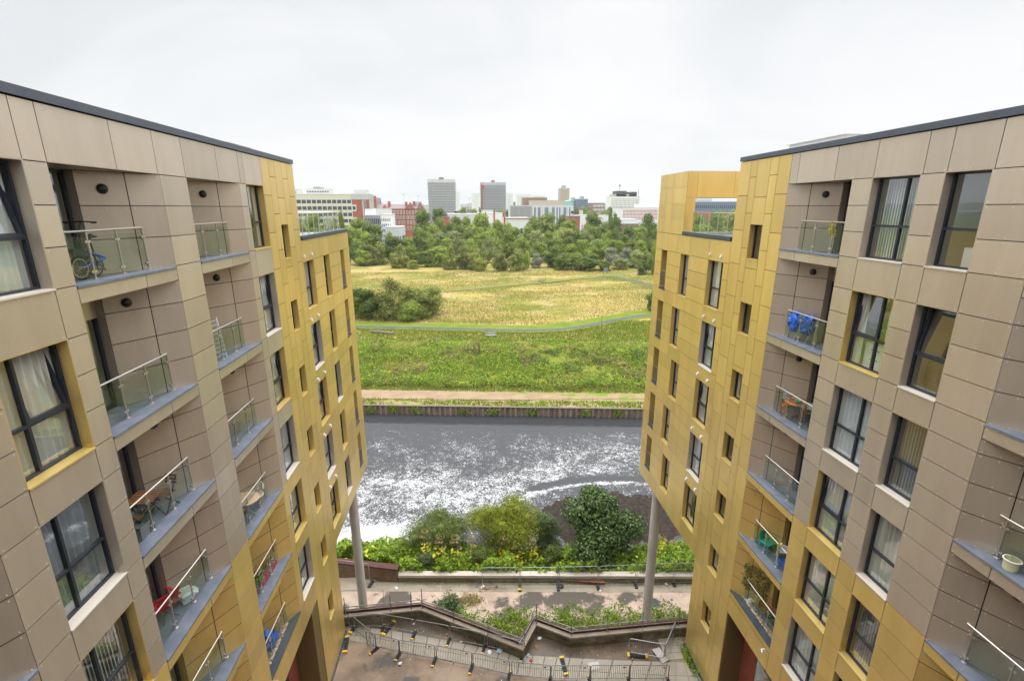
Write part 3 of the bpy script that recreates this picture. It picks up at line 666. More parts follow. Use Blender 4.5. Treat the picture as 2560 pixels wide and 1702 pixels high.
# lower promenade
g = MB(); g.quad((-60, 20, ZP), (60, 20, ZP), (60, 31.2, ZP), (-60, 36.5, ZP)); struct(g.build('promenade', 'prom'))
def yp(x): return 32.83 - .092 * x          # foot of the parapet
g = MB()
for i in range(-20, 30):
    x0, x1 = i * 1.7 + .4, (i + 1) * 1.7 + .4; g.prism([(x0 + .012, yp(x0) - .98), (x1 - .012, yp(x1) - .98), (x1 - .012, yp(x1) - .005), (x0 + .012, yp(x0) - .005)], ZP - .05, ZP + .012)
struct(g.build('promenade_kerb_slabs', 'promedge'))
pr = thing('parapet_wall', 'low pale stone parapet wall along the river side of the promenade', 'wall', (4, 32.5, ZP), world=True)
g = MB(); g.prism([(-6.42, yp(-6.42)), (45, yp(45)), (45, yp(45) + .4), (-6.42, yp(-6.42) + .4)], -9, ZP + .5); g.build('wall_face', 'parface', pr)
g = MB()
for i in range(24):
    x0, x1 = -6.44 + i * 2.15, -6.44 + (i + 1) * 2.15; g.prism([(x0 + .006, yp(x0) - .06), (x1 - .006, yp(x1) - .06), (x1 - .006, yp(x1) + .46), (x0 + .006, yp(x0) + .46)], ZP + .5, ZP + .72 + .006 * (i % 3))
g.build('coping', 'parapet', pr)
pr = thing('rusty_wall', 'taller rust brown wall beside the left concrete column', 'wall', (-9, 33.8, ZP), world=True)
g = MB(); g.prism([(-30, 36.4), (-11.3, 34.6), (-6.5, 33.4), (-6.4, 33.9), (-11.3, 35.1), (-30, 36.9)], -9, ZP + 1.15); g.build('wall_face', mat('rust_wall_face', (.20, .125, .07), .85, c2=(.12, .07, .04), nscale=1.2, coord='World'), pr)
g = MB(); g.prism([(-30, 36.36), (-11.3, 34.56), (-6.46, 33.36), (-6.36, 33.94), (-11.3, 35.14), (-30, 36.94)], ZP + 1.15, ZP + 1.28); g.build('coping', 'rust', pr)
# near bank
NB = lambda x: 41.0 - 2.6 * max(0., min(1., (x + 7) / 8))
def grid(name, m, xs, ys, zf, yf=None):
    g = MB(); nx, ny = len(xs), len(ys)
    g.v = [(float(x), float(yf(x, y) if yf else y), float(zf(x, y))) for y in ys for x in xs]
    g.f = [(j * nx + i, j * nx + i + 1, (j + 1) * nx + i + 1, (j + 1) * nx + i) for j in range(ny - 1) for i in range(nx - 1)]; g.m = [0] * len(g.f)
    return struct(g.build(name, m, smooth=True))
xs = np.arange(-40, 41, 1.0); vs_ = np.linspace(0, 1, 12)
rn = np.random.default_rng(3); RN = rn.normal(0, .06, (13, 100))
bankpt = lambda x, v: yp(x) + .3 + v * (NB(x) + .6 - yp(x))
bankz = lambda x, v: ZP - .15 - 2.0 * v ** 1.3
grid('river_bank', 'soil', xs, vs_, lambda x, v: bankz(x, v) + .1 * math.sin(x * 1.7 + v * 9), bankpt)
# gravel bar
def gz(x, y):
    u = ((x - 14.5) / 11.5) ** 2 + ((y - 42.5) / 6.3) ** 2
    return ZW - .5 + .75 * max(0, 1 - u) ** .6 + .07 * math.sin(x * 2.3) * math.sin(y * 1.9 + x) + .03 * math.sin(x * 7 + y * 5)
grid('gravel_bar', 'gravel', np.linspace(2, 28, 66), np.linspace(34.5, 49, 46), gz)
# water with a foam density attribute
M['water'] = mw = bpy.data.materials.new('river_water'); mw.use_nodes = True; nt = mw.node_tree; bs = nt.nodes['Principled BSDF']
bs.inputs['Base Color'].default_value = (.038, .039, .042, 1); bs.inputs['Specular IOR Level'].default_value = .5; bs.inputs['Roughness'].default_value = .04; bs.inputs['IOR'].default_value = 1.33
geo = NN(nt, 'ShaderNodeNewGeometry'); mp = NN(nt, 'ShaderNodeMapping'); mp.inputs['Rotation'].default_value = (0, 0, .12); mp.inputs['Scale'].default_value = (1.0, 1.1, 1); LK(nt, geo.outputs['Position'], mp.inputs[0])
def noise(sc, det, dist=0., rough=.55):
    n = NN(nt, 'ShaderNodeTexNoise'); n.inputs['Scale'].default_value = sc; n.inputs['Detail'].default_value = det; n.inputs['Distortion'].default_value = dist; n.inputs['Roughness'].default_value = rough; LK(nt, mp.outputs[0], n.inputs['Vector']); return n.outputs[0]
b1 = NN(nt, 'ShaderNodeBump'); b1.inputs['Strength'].default_value = .22; b1.inputs['Distance'].default_value = .12; LK(nt, noise(1.3, 4, .3), b1.inputs['Height']); LK(nt, b1.outputs[0], bs.inputs['Normal'])
at = NN(nt, 'ShaderNodeAttribute', attribute_name='foam_density')
f1 = MATH(nt, 'ADD', MATH(nt, 'MULTIPLY', noise(4.2, 4, 1.8, .58), .74), MATH(nt, 'MULTIPLY', noise(.6, 4, 1.2, .6), .26)); f2 = noise(.16, 4, .8)
thr = MATH(nt, 'SUBTRACT', 1.0, MATH(nt, 'ADD', at.outputs['Fac'], MATH(nt, 'MULTIPLY', MATH(nt, 'SUBTRACT', f2, .5), .22)))
fo = MATH(nt, 'MULTIPLY', MATH(nt, 'SUBTRACT', f1, thr), 13, clamp=True)
df = NN(nt, 'ShaderNodeBsdfDiffuse'); df.inputs[0].default_value = (.5, .505, .51, 1)
mx = NN(nt, 'ShaderNodeMixShader'); LK(nt, fo, mx.inputs[0]); LK(nt, bs.outputs[0], mx.inputs[1]); LK(nt, df.outputs[0], mx.inputs[2]); LK(nt, mx.outputs[0], nt.nodes['Material Output'].inputs[0])
def foam(x, y):
    d = .428
    G = lambda cx, cy, sx, sy, a, rot=0.: a * math.exp(-((((x - cx) * math.cos(rot) + (y - cy) * math.sin(rot)) / sx) ** 2 + ((-(x - cx) * math.sin(rot) + (y - cy) * math.cos(rot)) / sy) ** 2))
    d += G(-9, 49, 9, 5.0, .085) + G(-13, 43, 8, 3.4, .08) + G(-2, 46.5, 8, 4, .075) + G(6, 51, 11, 2.8, .075, .3) + G(17, 56, 9, 2.8, .06, .3) + G(-14, 52, 6, 3, .06) + G(15, 52, 10, 2.2, .05, .2) + G(-5, 58, 18, 4, .02) + G(14, 60, 10, 3, .02)
    d = .428 + (d - .428) * .8; d = min(d, .507)
    d += G(-10, 40.6, 4.5, 1.9, .5) + G(-8.5, 39.2, 4, 1.6, .5)
    u = ((x - 14.5) / 11.5) ** 2 + ((y - 42.5) / 6.3) ** 2
    d += .16 * math.exp(-((u - 1.12) / .09) ** 2) * (1 if y > 42 else .4) - .2 * math.exp(-((u - 1.45) / .16) ** 2) * (1 if x > 6 else 0)
    d -= .03 * max(0, min(1, (y + .13 * x - 56) / 7)) + .2 * max(0, min(1, (y + .13 * x - 64) / 3.5))
    return max(0, min(1, d))
xs = np.linspace(-60, 70, 131); ys = np.linspace(34, 76, 85)
wo = grid('river', 'water', xs, ys, lambda x, y: ZW)
at_ = wo.data.attributes.new('foam_density', 'FLOAT', 'POINT'); at_.data.foreach_set('value', [foam(x, y) for y in ys for x in xs])
grid('river_far_reach', 'water', [-400, -60.01], [34, 76], lambda x, y: ZW + .0); grid('river_far_reach', 'water', [70.01, 400], [34, 76], lambda x, y: ZW)
# far side: everything follows the line of the piles
FY = lambda x: 69.55 - .125 * x
pw = thing('sheet_pile_wall', 'brown sheet pile wall holding the far river bank', 'wall', (0, 69.5, ZW), world=True)
g = MB(); x = -60.
while x < 75:
    for dx, dy in ((0, 0), (.32, 0), (.42, .22), (.74, .22)):
        g.v.append((x + dx, FY(x + dx) + dy, ZW - .6)); g.v.append((x + dx, FY(x + dx) + dy, -6.62 + .05 * math.sin(x * .4)))
    x += .84
g.f = [(2 * i, 2 * i + 2, 2 * i + 3, 2 * i + 1) for i in range(len(g.v) // 2 - 1)]; g.m = [0] * len(g.f); g.build('pile', 'pile', pw)
g = MB()
for i in range(45): x0, x1 = -60 + i * 3, -57 + i * 3; g.prism([(x0, FY(x0) - .06), (x1, FY(x1) - .06), (x1, FY(x1) + .34), (x0, FY(x0) + .34)], -6.6, -6.5)
g.build('capping_beam', mat('capping_beam', (.17, .125, .1), .8, c2=(.1, .075, .06), nscale=.9, coord='World'), pw)
XL = np.linspace(-160, 170, 166)
prof = [(.3, -6.56), (1.6, -6.5), (2.2, -6.46), (3.4, -6.45), (5.0, -6.45), (6.4, -6.4)]
def lane(name, m, v0, v1, z0, z1, n=3, wob=0.):
    vs2 = np.linspace(0, 1, n)
    return grid(name, m, XL, vs2, lambda x, v: z0 + (z1 - z0) * v + .0, lambda x, v: FY(x) + v0 + (v1 - v0) * v + wob * math.sin(x * .3 + v0) * (1 if 0 < v < 1 else 1))
lane('towpath_verge', 'towgrass', .3, 9, -6.56, -6.46)
tl_ = [(-160, 3.0, 6.6), (-20, 2.6, 6.4), (-5, 2.7, 6.3), (8, 3.0, 5.4), (16, 3.6, 4.6), (24, 4.0, 4.3), (170, 4.0, 4.4)]
TX = np.linspace(-160, 170, 331)
g = MB(); e0 = np.interp(TX, [t[0] for t in tl_], [t[1] for t in tl_]); e1 = np.interp(TX, [t[0] for t in tl_], [t[2] for t in tl_])
g.v = [(float(x), FY(x) + float(a) + .12 * math.sin(x * 1.3), -6.49 + .01 * float(a)) for x, a in zip(TX, e0)] + [(float(x), FY(x) + float(b) + .15 * math.sin(x * .9 + 2), -6.49 + .01 * float(b)) for x, b in zip(TX, e1)]
nT = len(TX); g.f = [(i, i + 1, nT + i + 1, nT + i) for i in range(nT - 1)]; g.m = [0] * (nT - 1); struct(g.build('towpath', 'tow'))
ZF = -2.5
BY0 = lambda x: FY(x) + 8.2 + .5 * math.sin(x * .35)
def bank_z(v): return -6.46 + 3.96 * (v * v * (3 - 2 * v)) ** .9
def bank_y(x, v): return BY0(x) + v * 17.5
grid('far_bank', 'bankg', XL, np.linspace(0, 1, 14), lambda x, v: bank_z(v) + .12 * math.sin(x * .8 + v * 7) * math.sin(v * math.pi), bank_y)
grid('meadow', 'meadow', np.linspace(-220, 230, 46), np.linspace(0, 1, 30), lambda x, v: ZF + .15 * math.sin(x * .06) * math.sin(v * 9) * (1 if v > .05 else 0), lambda x, v: BY0(x) + 17.4 + v * 170)
g = MB(); g.quad((-3600, -390, -9.2), (3600, -390, -9.2), (3600, 20, -9.2), (-3600, 20, -9.2)); g.quad((-3600, 240, -2.75), (3600, 240, -2.75), (3600, 2900, -2.75), (-3600, 2900, -2.75)); struct(g.build('far_ground', 'farland'))
def ribbon(name, m, pts, wd, z, n=80):
    P = np.array(pts, float); t = np.concatenate([[0], np.cumsum(np.linalg.norm(np.diff(P, axis=0), axis=1))]); q = np.linspace(0, t[-1], n)
    c = np.stack([np.interp(q, t, P[:, 0]), np.interp(q, t, P[:, 1])], 1)
    for _ in range(3): c[1:-1] = (c[:-2] + 2 * c[1:-1] + c[2:]) / 4
    d = np.gradient(c, axis=0); d /= np.linalg.norm(d, axis=1)[:, None]; nn = np.stack([-d[:, 1], d[:, 0]], 1)
    w0, w1 = wd; A = c + nn * w0; B = c + nn * w1
    g = MB(); g.v = [(float(x), float(y), z) for x, y in A] + [(float(x), float(y), z) for x, y in B]; g.f = [(i, i + 1, n + i + 1, n + i) for i in range(n - 1)]; g.m = [0] * (n - 1); return struct(g.build(name, m))
P1 = [(-120, 118), (-60, 112), (-25.6, 107.3), (-10.6, 104.5), (1, 102.1), (12.3, 100), (21, 100.5), (28, 104.8), (35.7, 109.7), (43.9, 113.4), (70, 124)]
ribbon('path_verge', 'verge', P1, (-2.2, 4.6), ZF + .17); ribbon('path', 'asph', P1, (-.8, .8), ZF + .19)
P2 = [(-60, 142), (-30, 146), (-8.8, 152.9), (24.2, 167.6), (51, 182.5), (70, 196.3), (100, 214)]
ribbon('path_verge', 'verge', P2, (.6, 3.2), ZF + .17); ribbon('path', 'tow', P2, (-.5, .6), ZF + .19)
P3 = [(51, 183), (55.4, 179.6), (59, 169), (60.8, 156.8), (62, 140)]
ribbon('path_verge', 'verge', P3, (-2.6, 2.6), ZF + .175); ribbon('path', 'asph', P3, (-1.2, 1.2), ZF + .195)
# low wooded hills on the skyline
M['hill'] = mat('wooded_hill', (.11, .135, .10), .95, 0., .12, c2=(.16, .185, .15), nscale=.012, coord='World', speck=.4, speckscale=.02)
hr_ = np.random.default_rng(5)
def hillz(x, v): return -2.7 + (40 + 9 * math.sin(x * .0021 + 1) + 6 * math.sin(x * .006) + 2.2 * math.sin(x * .031) + 1.5 * math.sin(x * .087 + x * x * 1e-6)) * math.sin(min(1, v * 1.0) * math.pi / 2)
grid('hills', 'hill', np.linspace(-2600, 3400, 400), np.linspace(0, 1, 6), hillz, lambda x, v: 1700 + v * 700)

# air: a very thin even haze round everything
hz = bpy.data.materials.new('haze_air'); hz.use_nodes = True; nt = hz.node_tree; nt.nodes.remove(nt.nodes['Principled BSDF'])
pv_ = NN(nt, 'ShaderNodeVolumePrincipled'); pv_.inputs['Color'].default_value = (.93, .96, 1, 1); pv_.inputs['Density'].default_value = .00012; pv_.inputs['Anisotropy'].default_value = .2
LK(nt, pv_.outputs[0], nt.nodes['Material Output'].inputs['Volume']); M['haze'] = hz
stuff(MB().box((-3700, -420, -12), (3700, 3000, 140)).build('haze', hz), 'thin pale haze in the air over the river and town')

# ------------------------------------------------------------------ vegetation
def leafmat(name, cols, transl=.3, ob=.28, isl=.3):
    m = bpy.data.materials.new(name); m.use_nodes = True; nt = m.node_tree; b = nt.nodes['Principled BSDF']
    b.inputs['Roughness'].default_value = .6; b.inputs['Specular IOR Level'].default_value = .25
    geo = NN(nt, 'ShaderNodeNewGeometry'); k = len(cols)
    c = RAMP(nt, geo.outputs['Random Per Island'], [((i + .0) / max(1, k - 1), col) for i, col in enumerate(cols)])
    oi = NN(nt, 'ShaderNodeObjectInfo'); mr = NN(nt, 'ShaderNodeMapRange'); LK(nt, oi.outputs['Random'], mr.inputs[0]); mr.inputs[3].default_value = 1 - ob; mr.inputs[4].default_value = 1 + ob
    v = NN(nt, 'ShaderNodeVectorMath', operation='SCALE'); LK(nt, c, v.inputs[0]); LK(nt, mr.outputs[0], v.inputs[3])
    LK(nt, v.outputs[0], b.inputs['Base Color'])
    t = NN(nt, 'ShaderNodeBsdfTranslucent'); LK(nt, v.outputs[0], t.inputs[0]); mx = NN(nt, 'ShaderNodeMixShader'); mx.inputs[0].default_value = transl
    LK(nt, b.outputs[0], mx.inputs[1]); LK(nt, t.outputs[0], mx.inputs[2]); LK(nt, mx.outputs[0], nt.nodes['Material Output'].inputs[0]); return m
LM = {
    'dark': leafmat('foliage_dark', [(.065, .11, .022), (.125, .19, .034), (.23, .295, .06)]),
    'mid': leafmat('foliage_mid', [(.13, .195, .03), (.235, .315, .045), (.39, .45, .085)]),
    'bright': leafmat('foliage_bright', [(.14, .19, .03), (.21, .265, .04), (.31, .35, .07)]),
    'birch': leafmat('foliage_birch', [(.145, .18, .04), (.25, .285, .065), (.40, .41, .12)]),
    'pale': leafmat('foliage_pale', [(.17, .21, .065), (.27, .31, .105), (.40, .43, .18)]),
    'silver': leafmat('foliage_silver', [(.19, .22, .13), (.30, .33, .21), (.44, .46, .33)]),
    'syc': leafmat('sycamore_leaves', [(.025, .05, .016), (.045, .085, .025), (.08, .135, .036), (.18, .26, .07)], .12, 0),
    'willow': leafmat('willow_leaves', [(.12, .16, .014), (.22, .26, .02), (.35, .37, .045)], .3, 0),
    'shrub': leafmat('shrub_leaves', [(.075, .115, .025), (.14, .19, .04), (.24, .28, .075)], .25, 0),
    'greyl': leafmat('grey_leaves', [(.08, .13, .04), (.13, .18, .07), (.2, .25, .12)], .25, 0),
    'under': leafmat('undergrowth_leaves', [(.05, .105, .012), (.12, .215, .016), (.19, .30, .018), (.26, .37, .025), (.36, .45, .03)], .3, 0),
    'bramble': leafmat('bramble_leaves', [(.05, .095, .018), (.105, .175, .022), (.19, .26, .03), (.30, .35, .04), (.42, .41, .075)], .25, 0),
    'dock': leafmat('dry_stems', [(.11, .075, .05), (.17, .11, .07), (.24, .19, .08)], .1, 0),
    'yellow': leafmat('yellow_leaves', [(.5, .47, .025), (.6, .55, .04), (.66, .6, .07)], .3, 0),
    'grassd': leafmat('dry_grass_blades', [(.25, .205, .05), (.355, .285, .09), (.45, .36, .15)], .3, 0),
    'grassg': leafmat('green_grass_blades', [(.10, .165, .018), (.19, .25, .028), (.30, .31, .05)], .3, 0),
    'umbel': leafmat('dry_umbels', [(.32, .24, .10), (.42, .33, .15), (.5, .42, .22)], .2, 0),
}
M['bark'] = mat('bark', (.10, .08, .06), .9, c2=(.06, .045, .035), nscale=6); M['birchbark'] = mat('birch_bark', (.45, .43, .40), .8, c2=(.15, .14, .13), nscale=3)
def quads(C, Nn, sz, asp=.6, twist=None, bend=.25):
    """leaf quads (kite shaped) as vertex and face arrays"""
    C = np.asarray(C); n = len(C); N = Nn / (np.linalg.norm(Nn, axis=1)[:, None] + 1e-9)
    r = rng.normal(size=(n, 3)); T = r - N * (r * N).sum(1)[:, None]; T /= np.linalg.norm(T, axis=1)[:, None] + 1e-9
    B = np.cross(N, T); sz = (np.ones(n) * sz)[:, None]
    V = np.stack([C - T * sz, C + B * sz * asp + N * sz * bend, C + T * sz, C - B * sz * asp + N * sz * bend], 1).reshape(-1, 3)
    return V
def mesh_from_quads(name, V, mats, smooth=False, extra=None):
    nq = len(V) // 4
    me = bpy.data.meshes.new(name)
    ev, ef, em = extra if extra else (np.zeros((0, 3)), [], [])
    vv = np.concatenate([V, np.asarray(ev).reshape(-1, 3)]); me.vertices.add(len(vv)); me.vertices.foreach_set('co', vv.astype(np.float32).ravel())
    loops = np.arange(nq * 4); sizes = [4] * nq
    el = [i + nq * 4 for f in ef for i in f]; sizes += [len(f) for f in ef]
    L = np.concatenate([loops, np.array(el, int)]) if el else loops
    me.loops.add(len(L)); me.loops.foreach_set('vertex_index', L.astype(np.int32)); st = np.concatenate([[0], np.cumsum(sizes)[:-1]])
    me.polygons.add(len(sizes)); me.polygons.foreach_set('loop_start', st.astype(np.int32)); me.polygons.foreach_set('loop_total', np.array(sizes, np.int32))
    for x in mats: me.materials.append(x)
    me.update(calc_edges=True); me.validate(); return me
def ico(c, r, sub=1, jit=.15):
    import bmesh
    bm = bmesh.new(); bmesh.ops.create_icosphere(bm, subdivisions=sub, radius=1); V = np.array([v.co[:] for v in bm.verts]); F = [[v.index for v in f.verts] for f in bm.faces]; bm.free()
    return V * (1 + rng.uniform(-jit, jit, (len(V), 1))) * np.asarray(r) + np.asarray(c), F
def crown(name, blobs, nleaf, size, m, core=.72, up=.25, droop=0., asp=.6, inner=.35):
    """blobs: (centre, radius); leaves spread over and inside the blob shells around small dark cores"""
    rad = np.array([b[1] for b in blobs], float); rad = np.stack([rad] * 3, 1) if rad.ndim == 1 else rad
    ctr = np.array([b[0] for b in blobs], float); w = rad.mean(1) ** 2; idx = rng.choice(len(blobs), nleaf, p=w / w.sum())
    d = rng.normal(size=(nleaf, 3)); d /= np.linalg.norm(d, axis=1)[:, None]
    lump = 1 + .12 * np.sin(d[:, 0] * 7 + idx) * np.sin(d[:, 1] * 6 + idx * 2) + .1 * np.sin(d[:, 2] * 9 + idx)
    rr = (1 - inner * rng.random(nleaf) ** 2.0) * lump * rng.uniform(.93, 1.09, nleaf)
    C = ctr[idx] + d * rad[idx] * rr[:, None]
    Nn = d + rng.normal(size=(nleaf, 3)) * .55 + np.array([0, 0, up])
    if droop: C[:, 2] -= droop * rng.random(nleaf) ** 2 * rad[idx, 2]
    V = quads(C, Nn, size * rng.uniform(.6, 1.35, nleaf), asp)
    ev, ef = [], []
    for c, r in zip(ctr, rad):
        v, f = ico(c, r * core, 1); o = len(ev); ev += v.tolist(); ef += [[i + o for i in g] for g in f]
    return mesh_from_quads(name, V, [m], extra=(ev, ef, [0] * len(ef)))
def blobs_round(n, sq=.9, top=1.0, low=.08):
    B = []
    for i in range(n):
        t = rng.random(); z = low + .1 + (top - low - .22) * t; e = math.sin(math.pi * min(.97, (z - low) / (top - low) * .84 + .12)) ** .65
        a = rng.random() * 6.28; r = .30 * e * rng.uniform(.3, 1.15); s = rng.uniform(.12, .21) * (.6 + .5 * e)
        B.append(((r * math.cos(a), r * math.sin(a), z), (s, s, s * sq)))
    B.append(((0, 0, top - .16), (.15, .15, .15))); B.append(((0, 0, .45), (.3, .3, .32)))
    return B
def blobs_tall(n):
    B = []
    for i in range(n):
        z = .08 + .8 * rng.random(); e = (1 - z) ** .6 * (.5 + .5 * min(1, z * 5)) + .1
        a = rng.random() * 6.28; r = .34 * e * rng.uniform(.2, 1); s = rng.uniform(.09, .16) * (.6 + .7 * e)
        B.append(((r * math.cos(a), r * math.sin(a), z), (s, s, s * 1.1)))
    B.append(((0, 0, .9), (.08, .08, .1))); B.append(((0, 0, .4), (.2, .2, .34)))
    return B
PROTO = {'round': [crown('crown', blobs_round(17), 4600, .028, LM['mid'], core=.6) for _ in range(5)],
         'tall': [crown('crown', blobs_tall(20), 4600, .028, LM['birch'], core=.55, droop=.5) for _ in range(4)],
         'bushy': [crown('crown', blobs_round(14, .8, 1.0, -.05), 4600, .029, LM['mid'], core=.6) for _ in range(4)]}
def trunkmesh():
    q = MB(); q.tube([(0, 0, -.02), (.004, 0, .2), (.01, .01, .45)], [.022, .016, .01], 7)
    for a in range(4): q.tube([(.005, .005, .25 + .05 * a), (.12 * math.cos(a * 1.7), .12 * math.sin(a * 1.7), .45 + .06 * a)], [.008, .004], 5)
    return q
tmesh = {}
for k_ in ('bark', 'birchbark'):
    o = trunkmesh().build('trunk', k_); tmesh[k_] = o.data; bpy.data.objects.remove(o)
def at(u, v, Y):
    """world x and z where the photograph's pixel (2560 wide) meets the plane y = Y"""
    x, z = (u - 1280) / 1206.4, -(v - 851) / 1206.4
    d = Matrix.Rotation(-YAW, 3, 'Z') @ Matrix.Rotation(-PIT, 3, 'X') @ (Matrix.Rotation(ROLL, 3, 'Y') @ Vector((x, 1, z)))
    return d.x * Y / d.y, H + d.z * Y / d.y
CW = {'dark': 'dark green', 'mid': 'mid green', 'bright': 'bright yellow green', 'birch': 'light feathery green', 'pale': 'pale olive', 'silver': 'silvery'}
SW = {'round': 'round topped', 'tall': 'tall loose', 'bushy': 'low bushy'}
def backdrop(u):
    for lim, t in ((860, 'below the cream slab'), (925, 'below the white offices'), (1060, 'below the brick college'), (1160, 'below the pale tower'),
                   (1275, 'below the dark tower'), (1420, 'below the glass office'), (1530, 'below the mast office'), (3000, 'below the red windows')):
        if u < lim: return t
used = {}
def tree(u, vtop, Y, wpx, shape, kind, zb=ZF, where=None, trunk=None, nm='tree'):
    x, zt = at(u, vtop, Y); h = zt - zb; wd = wpx / 1206.4 * Y * 1.08
    row = 'on the meadow edge' if Y < 236 else ('inside the wood' if Y < 300 else ('behind the wood' if Y < 420 else 'beyond the wood'))
    size = 'large' if wd > 38 * Y / 230 * .8 else ('small' if wd < 18 * Y / 230 else 'medium')
    lab = f'{size} {CW[kind]} {SW[shape]} tree ' + (where or f'{row} {backdrop(u)}')
    t = thing(nm, lab, 'tree', (x, Y, zb), random.random() * 6.28)
    me = random.choice(PROTO[shape]); c = link('crown', me, t)
    c.scale = (wd / .84, wd / .84 * random.uniform(.85, 1.0), h); c.rotation_euler = (0, 0, random.random() * 6)
    c.material_slots[0].link = 'OBJECT'; c.material_slots[0].material = LM[kind]
    k = link('trunk', tmesh['birchbark' if (trunk or kind) == 'birch' else 'bark'], t); k.scale = (h * .8, h * .8, h)
    used.setdefault(lab, []).append(t); return t
def r11(x): return 730 + x * .21195
def r12(x): return 1180 + x * .21195
def v_(y): return 430 + y * .21195
A_ = [  # (x, top y, distance, width, shape, kind) read off the enlarged photograph
    (740, 810, 232, 170, 'round', 'dark'), (870, 800, 230, 260, 'tall', 'birch'), (1010, 820, 234, 240, 'tall', 'birch'), (1150, 760, 242, 240, 'round', 'dark'), (1270, 845, 220, 250, 'tall', 'birch'), (1420, 860, 224, 250, 'bushy', 'mid'),
    (1430, 1040, 214, 140, 'bushy', 'bright'), (1730, 870, 224, 260, 'round', 'mid'), (1870, 870, 211, 210, 'tall', 'birch'), (2010, 870, 212, 260, 'tall', 'birch'), (2200, 900, 209, 250, 'tall', 'mid'), (1560, 930, 222, 200, 'bushy', 'dark'), (820, 900, 228, 200, 'bushy', 'mid'),
    (930, 590, 275, 260, 'round', 'dark'), (790, 545, 290, 260, 'round', 'mid'), (700, 640, 280, 240, 'round', 'mid'), (950, 730, 258, 220, 'round', 'dark'), (1360, 770, 250, 210, 'round', 'mid'), (1550, 680, 270, 190, 'round', 'mid'), (1640, 620, 300, 250, 'round', 'mid'),
    (1750, 540, 330, 200, 'round', 'mid'), (1560, 445, 335, 235, 'round', 'dark'), (1740, 700, 262, 290, 'round', 'pale'), (1920, 690, 260, 330, 'round', 'pale'), (2070, 690, 270, 180, 'round', 'mid'), (2240, 720, 255, 240, 'round', 'mid'),
    (2120, 610, 300, 200, 'round', 'birch'), (2210, 490, 335, 280, 'round', 'mid'), (2060, 525, 345, 200, 'round', 'mid'), (1930, 515, 355, 160, 'round', 'bright'), (1970, 620, 310, 180, 'round', 'dark'), (2320, 680, 272, 200, 'round', 'mid'), (575, 450, 240, 120, 'tall', 'mid'), (1840, 600, 320, 130, 'round', 'dark'), (1150, 700, 252, 130, 'round', 'mid'),
    (1740, 418, 470, 190, 'round', 'dark'), (2010, 430, 520, 150, 'round', 'dark'), (2215, 415, 520, 70, 'tall', 'dark'), (2150, 440, 560, 120, 'round', 'mid'), (640, 720, 262, 180, 'round', 'mid'), (1480, 760, 246, 150, 'round', 'dark'), (1250, 770, 250, 190, 'round', 'dark'), (870, 700, 262, 220, 'round', 'mid'), (1660, 760, 248, 170, 'round', 'bright'), (2100, 780, 244, 190, 'round', 'mid'), (1830, 760, 240, 170, 'round', 'mid')]
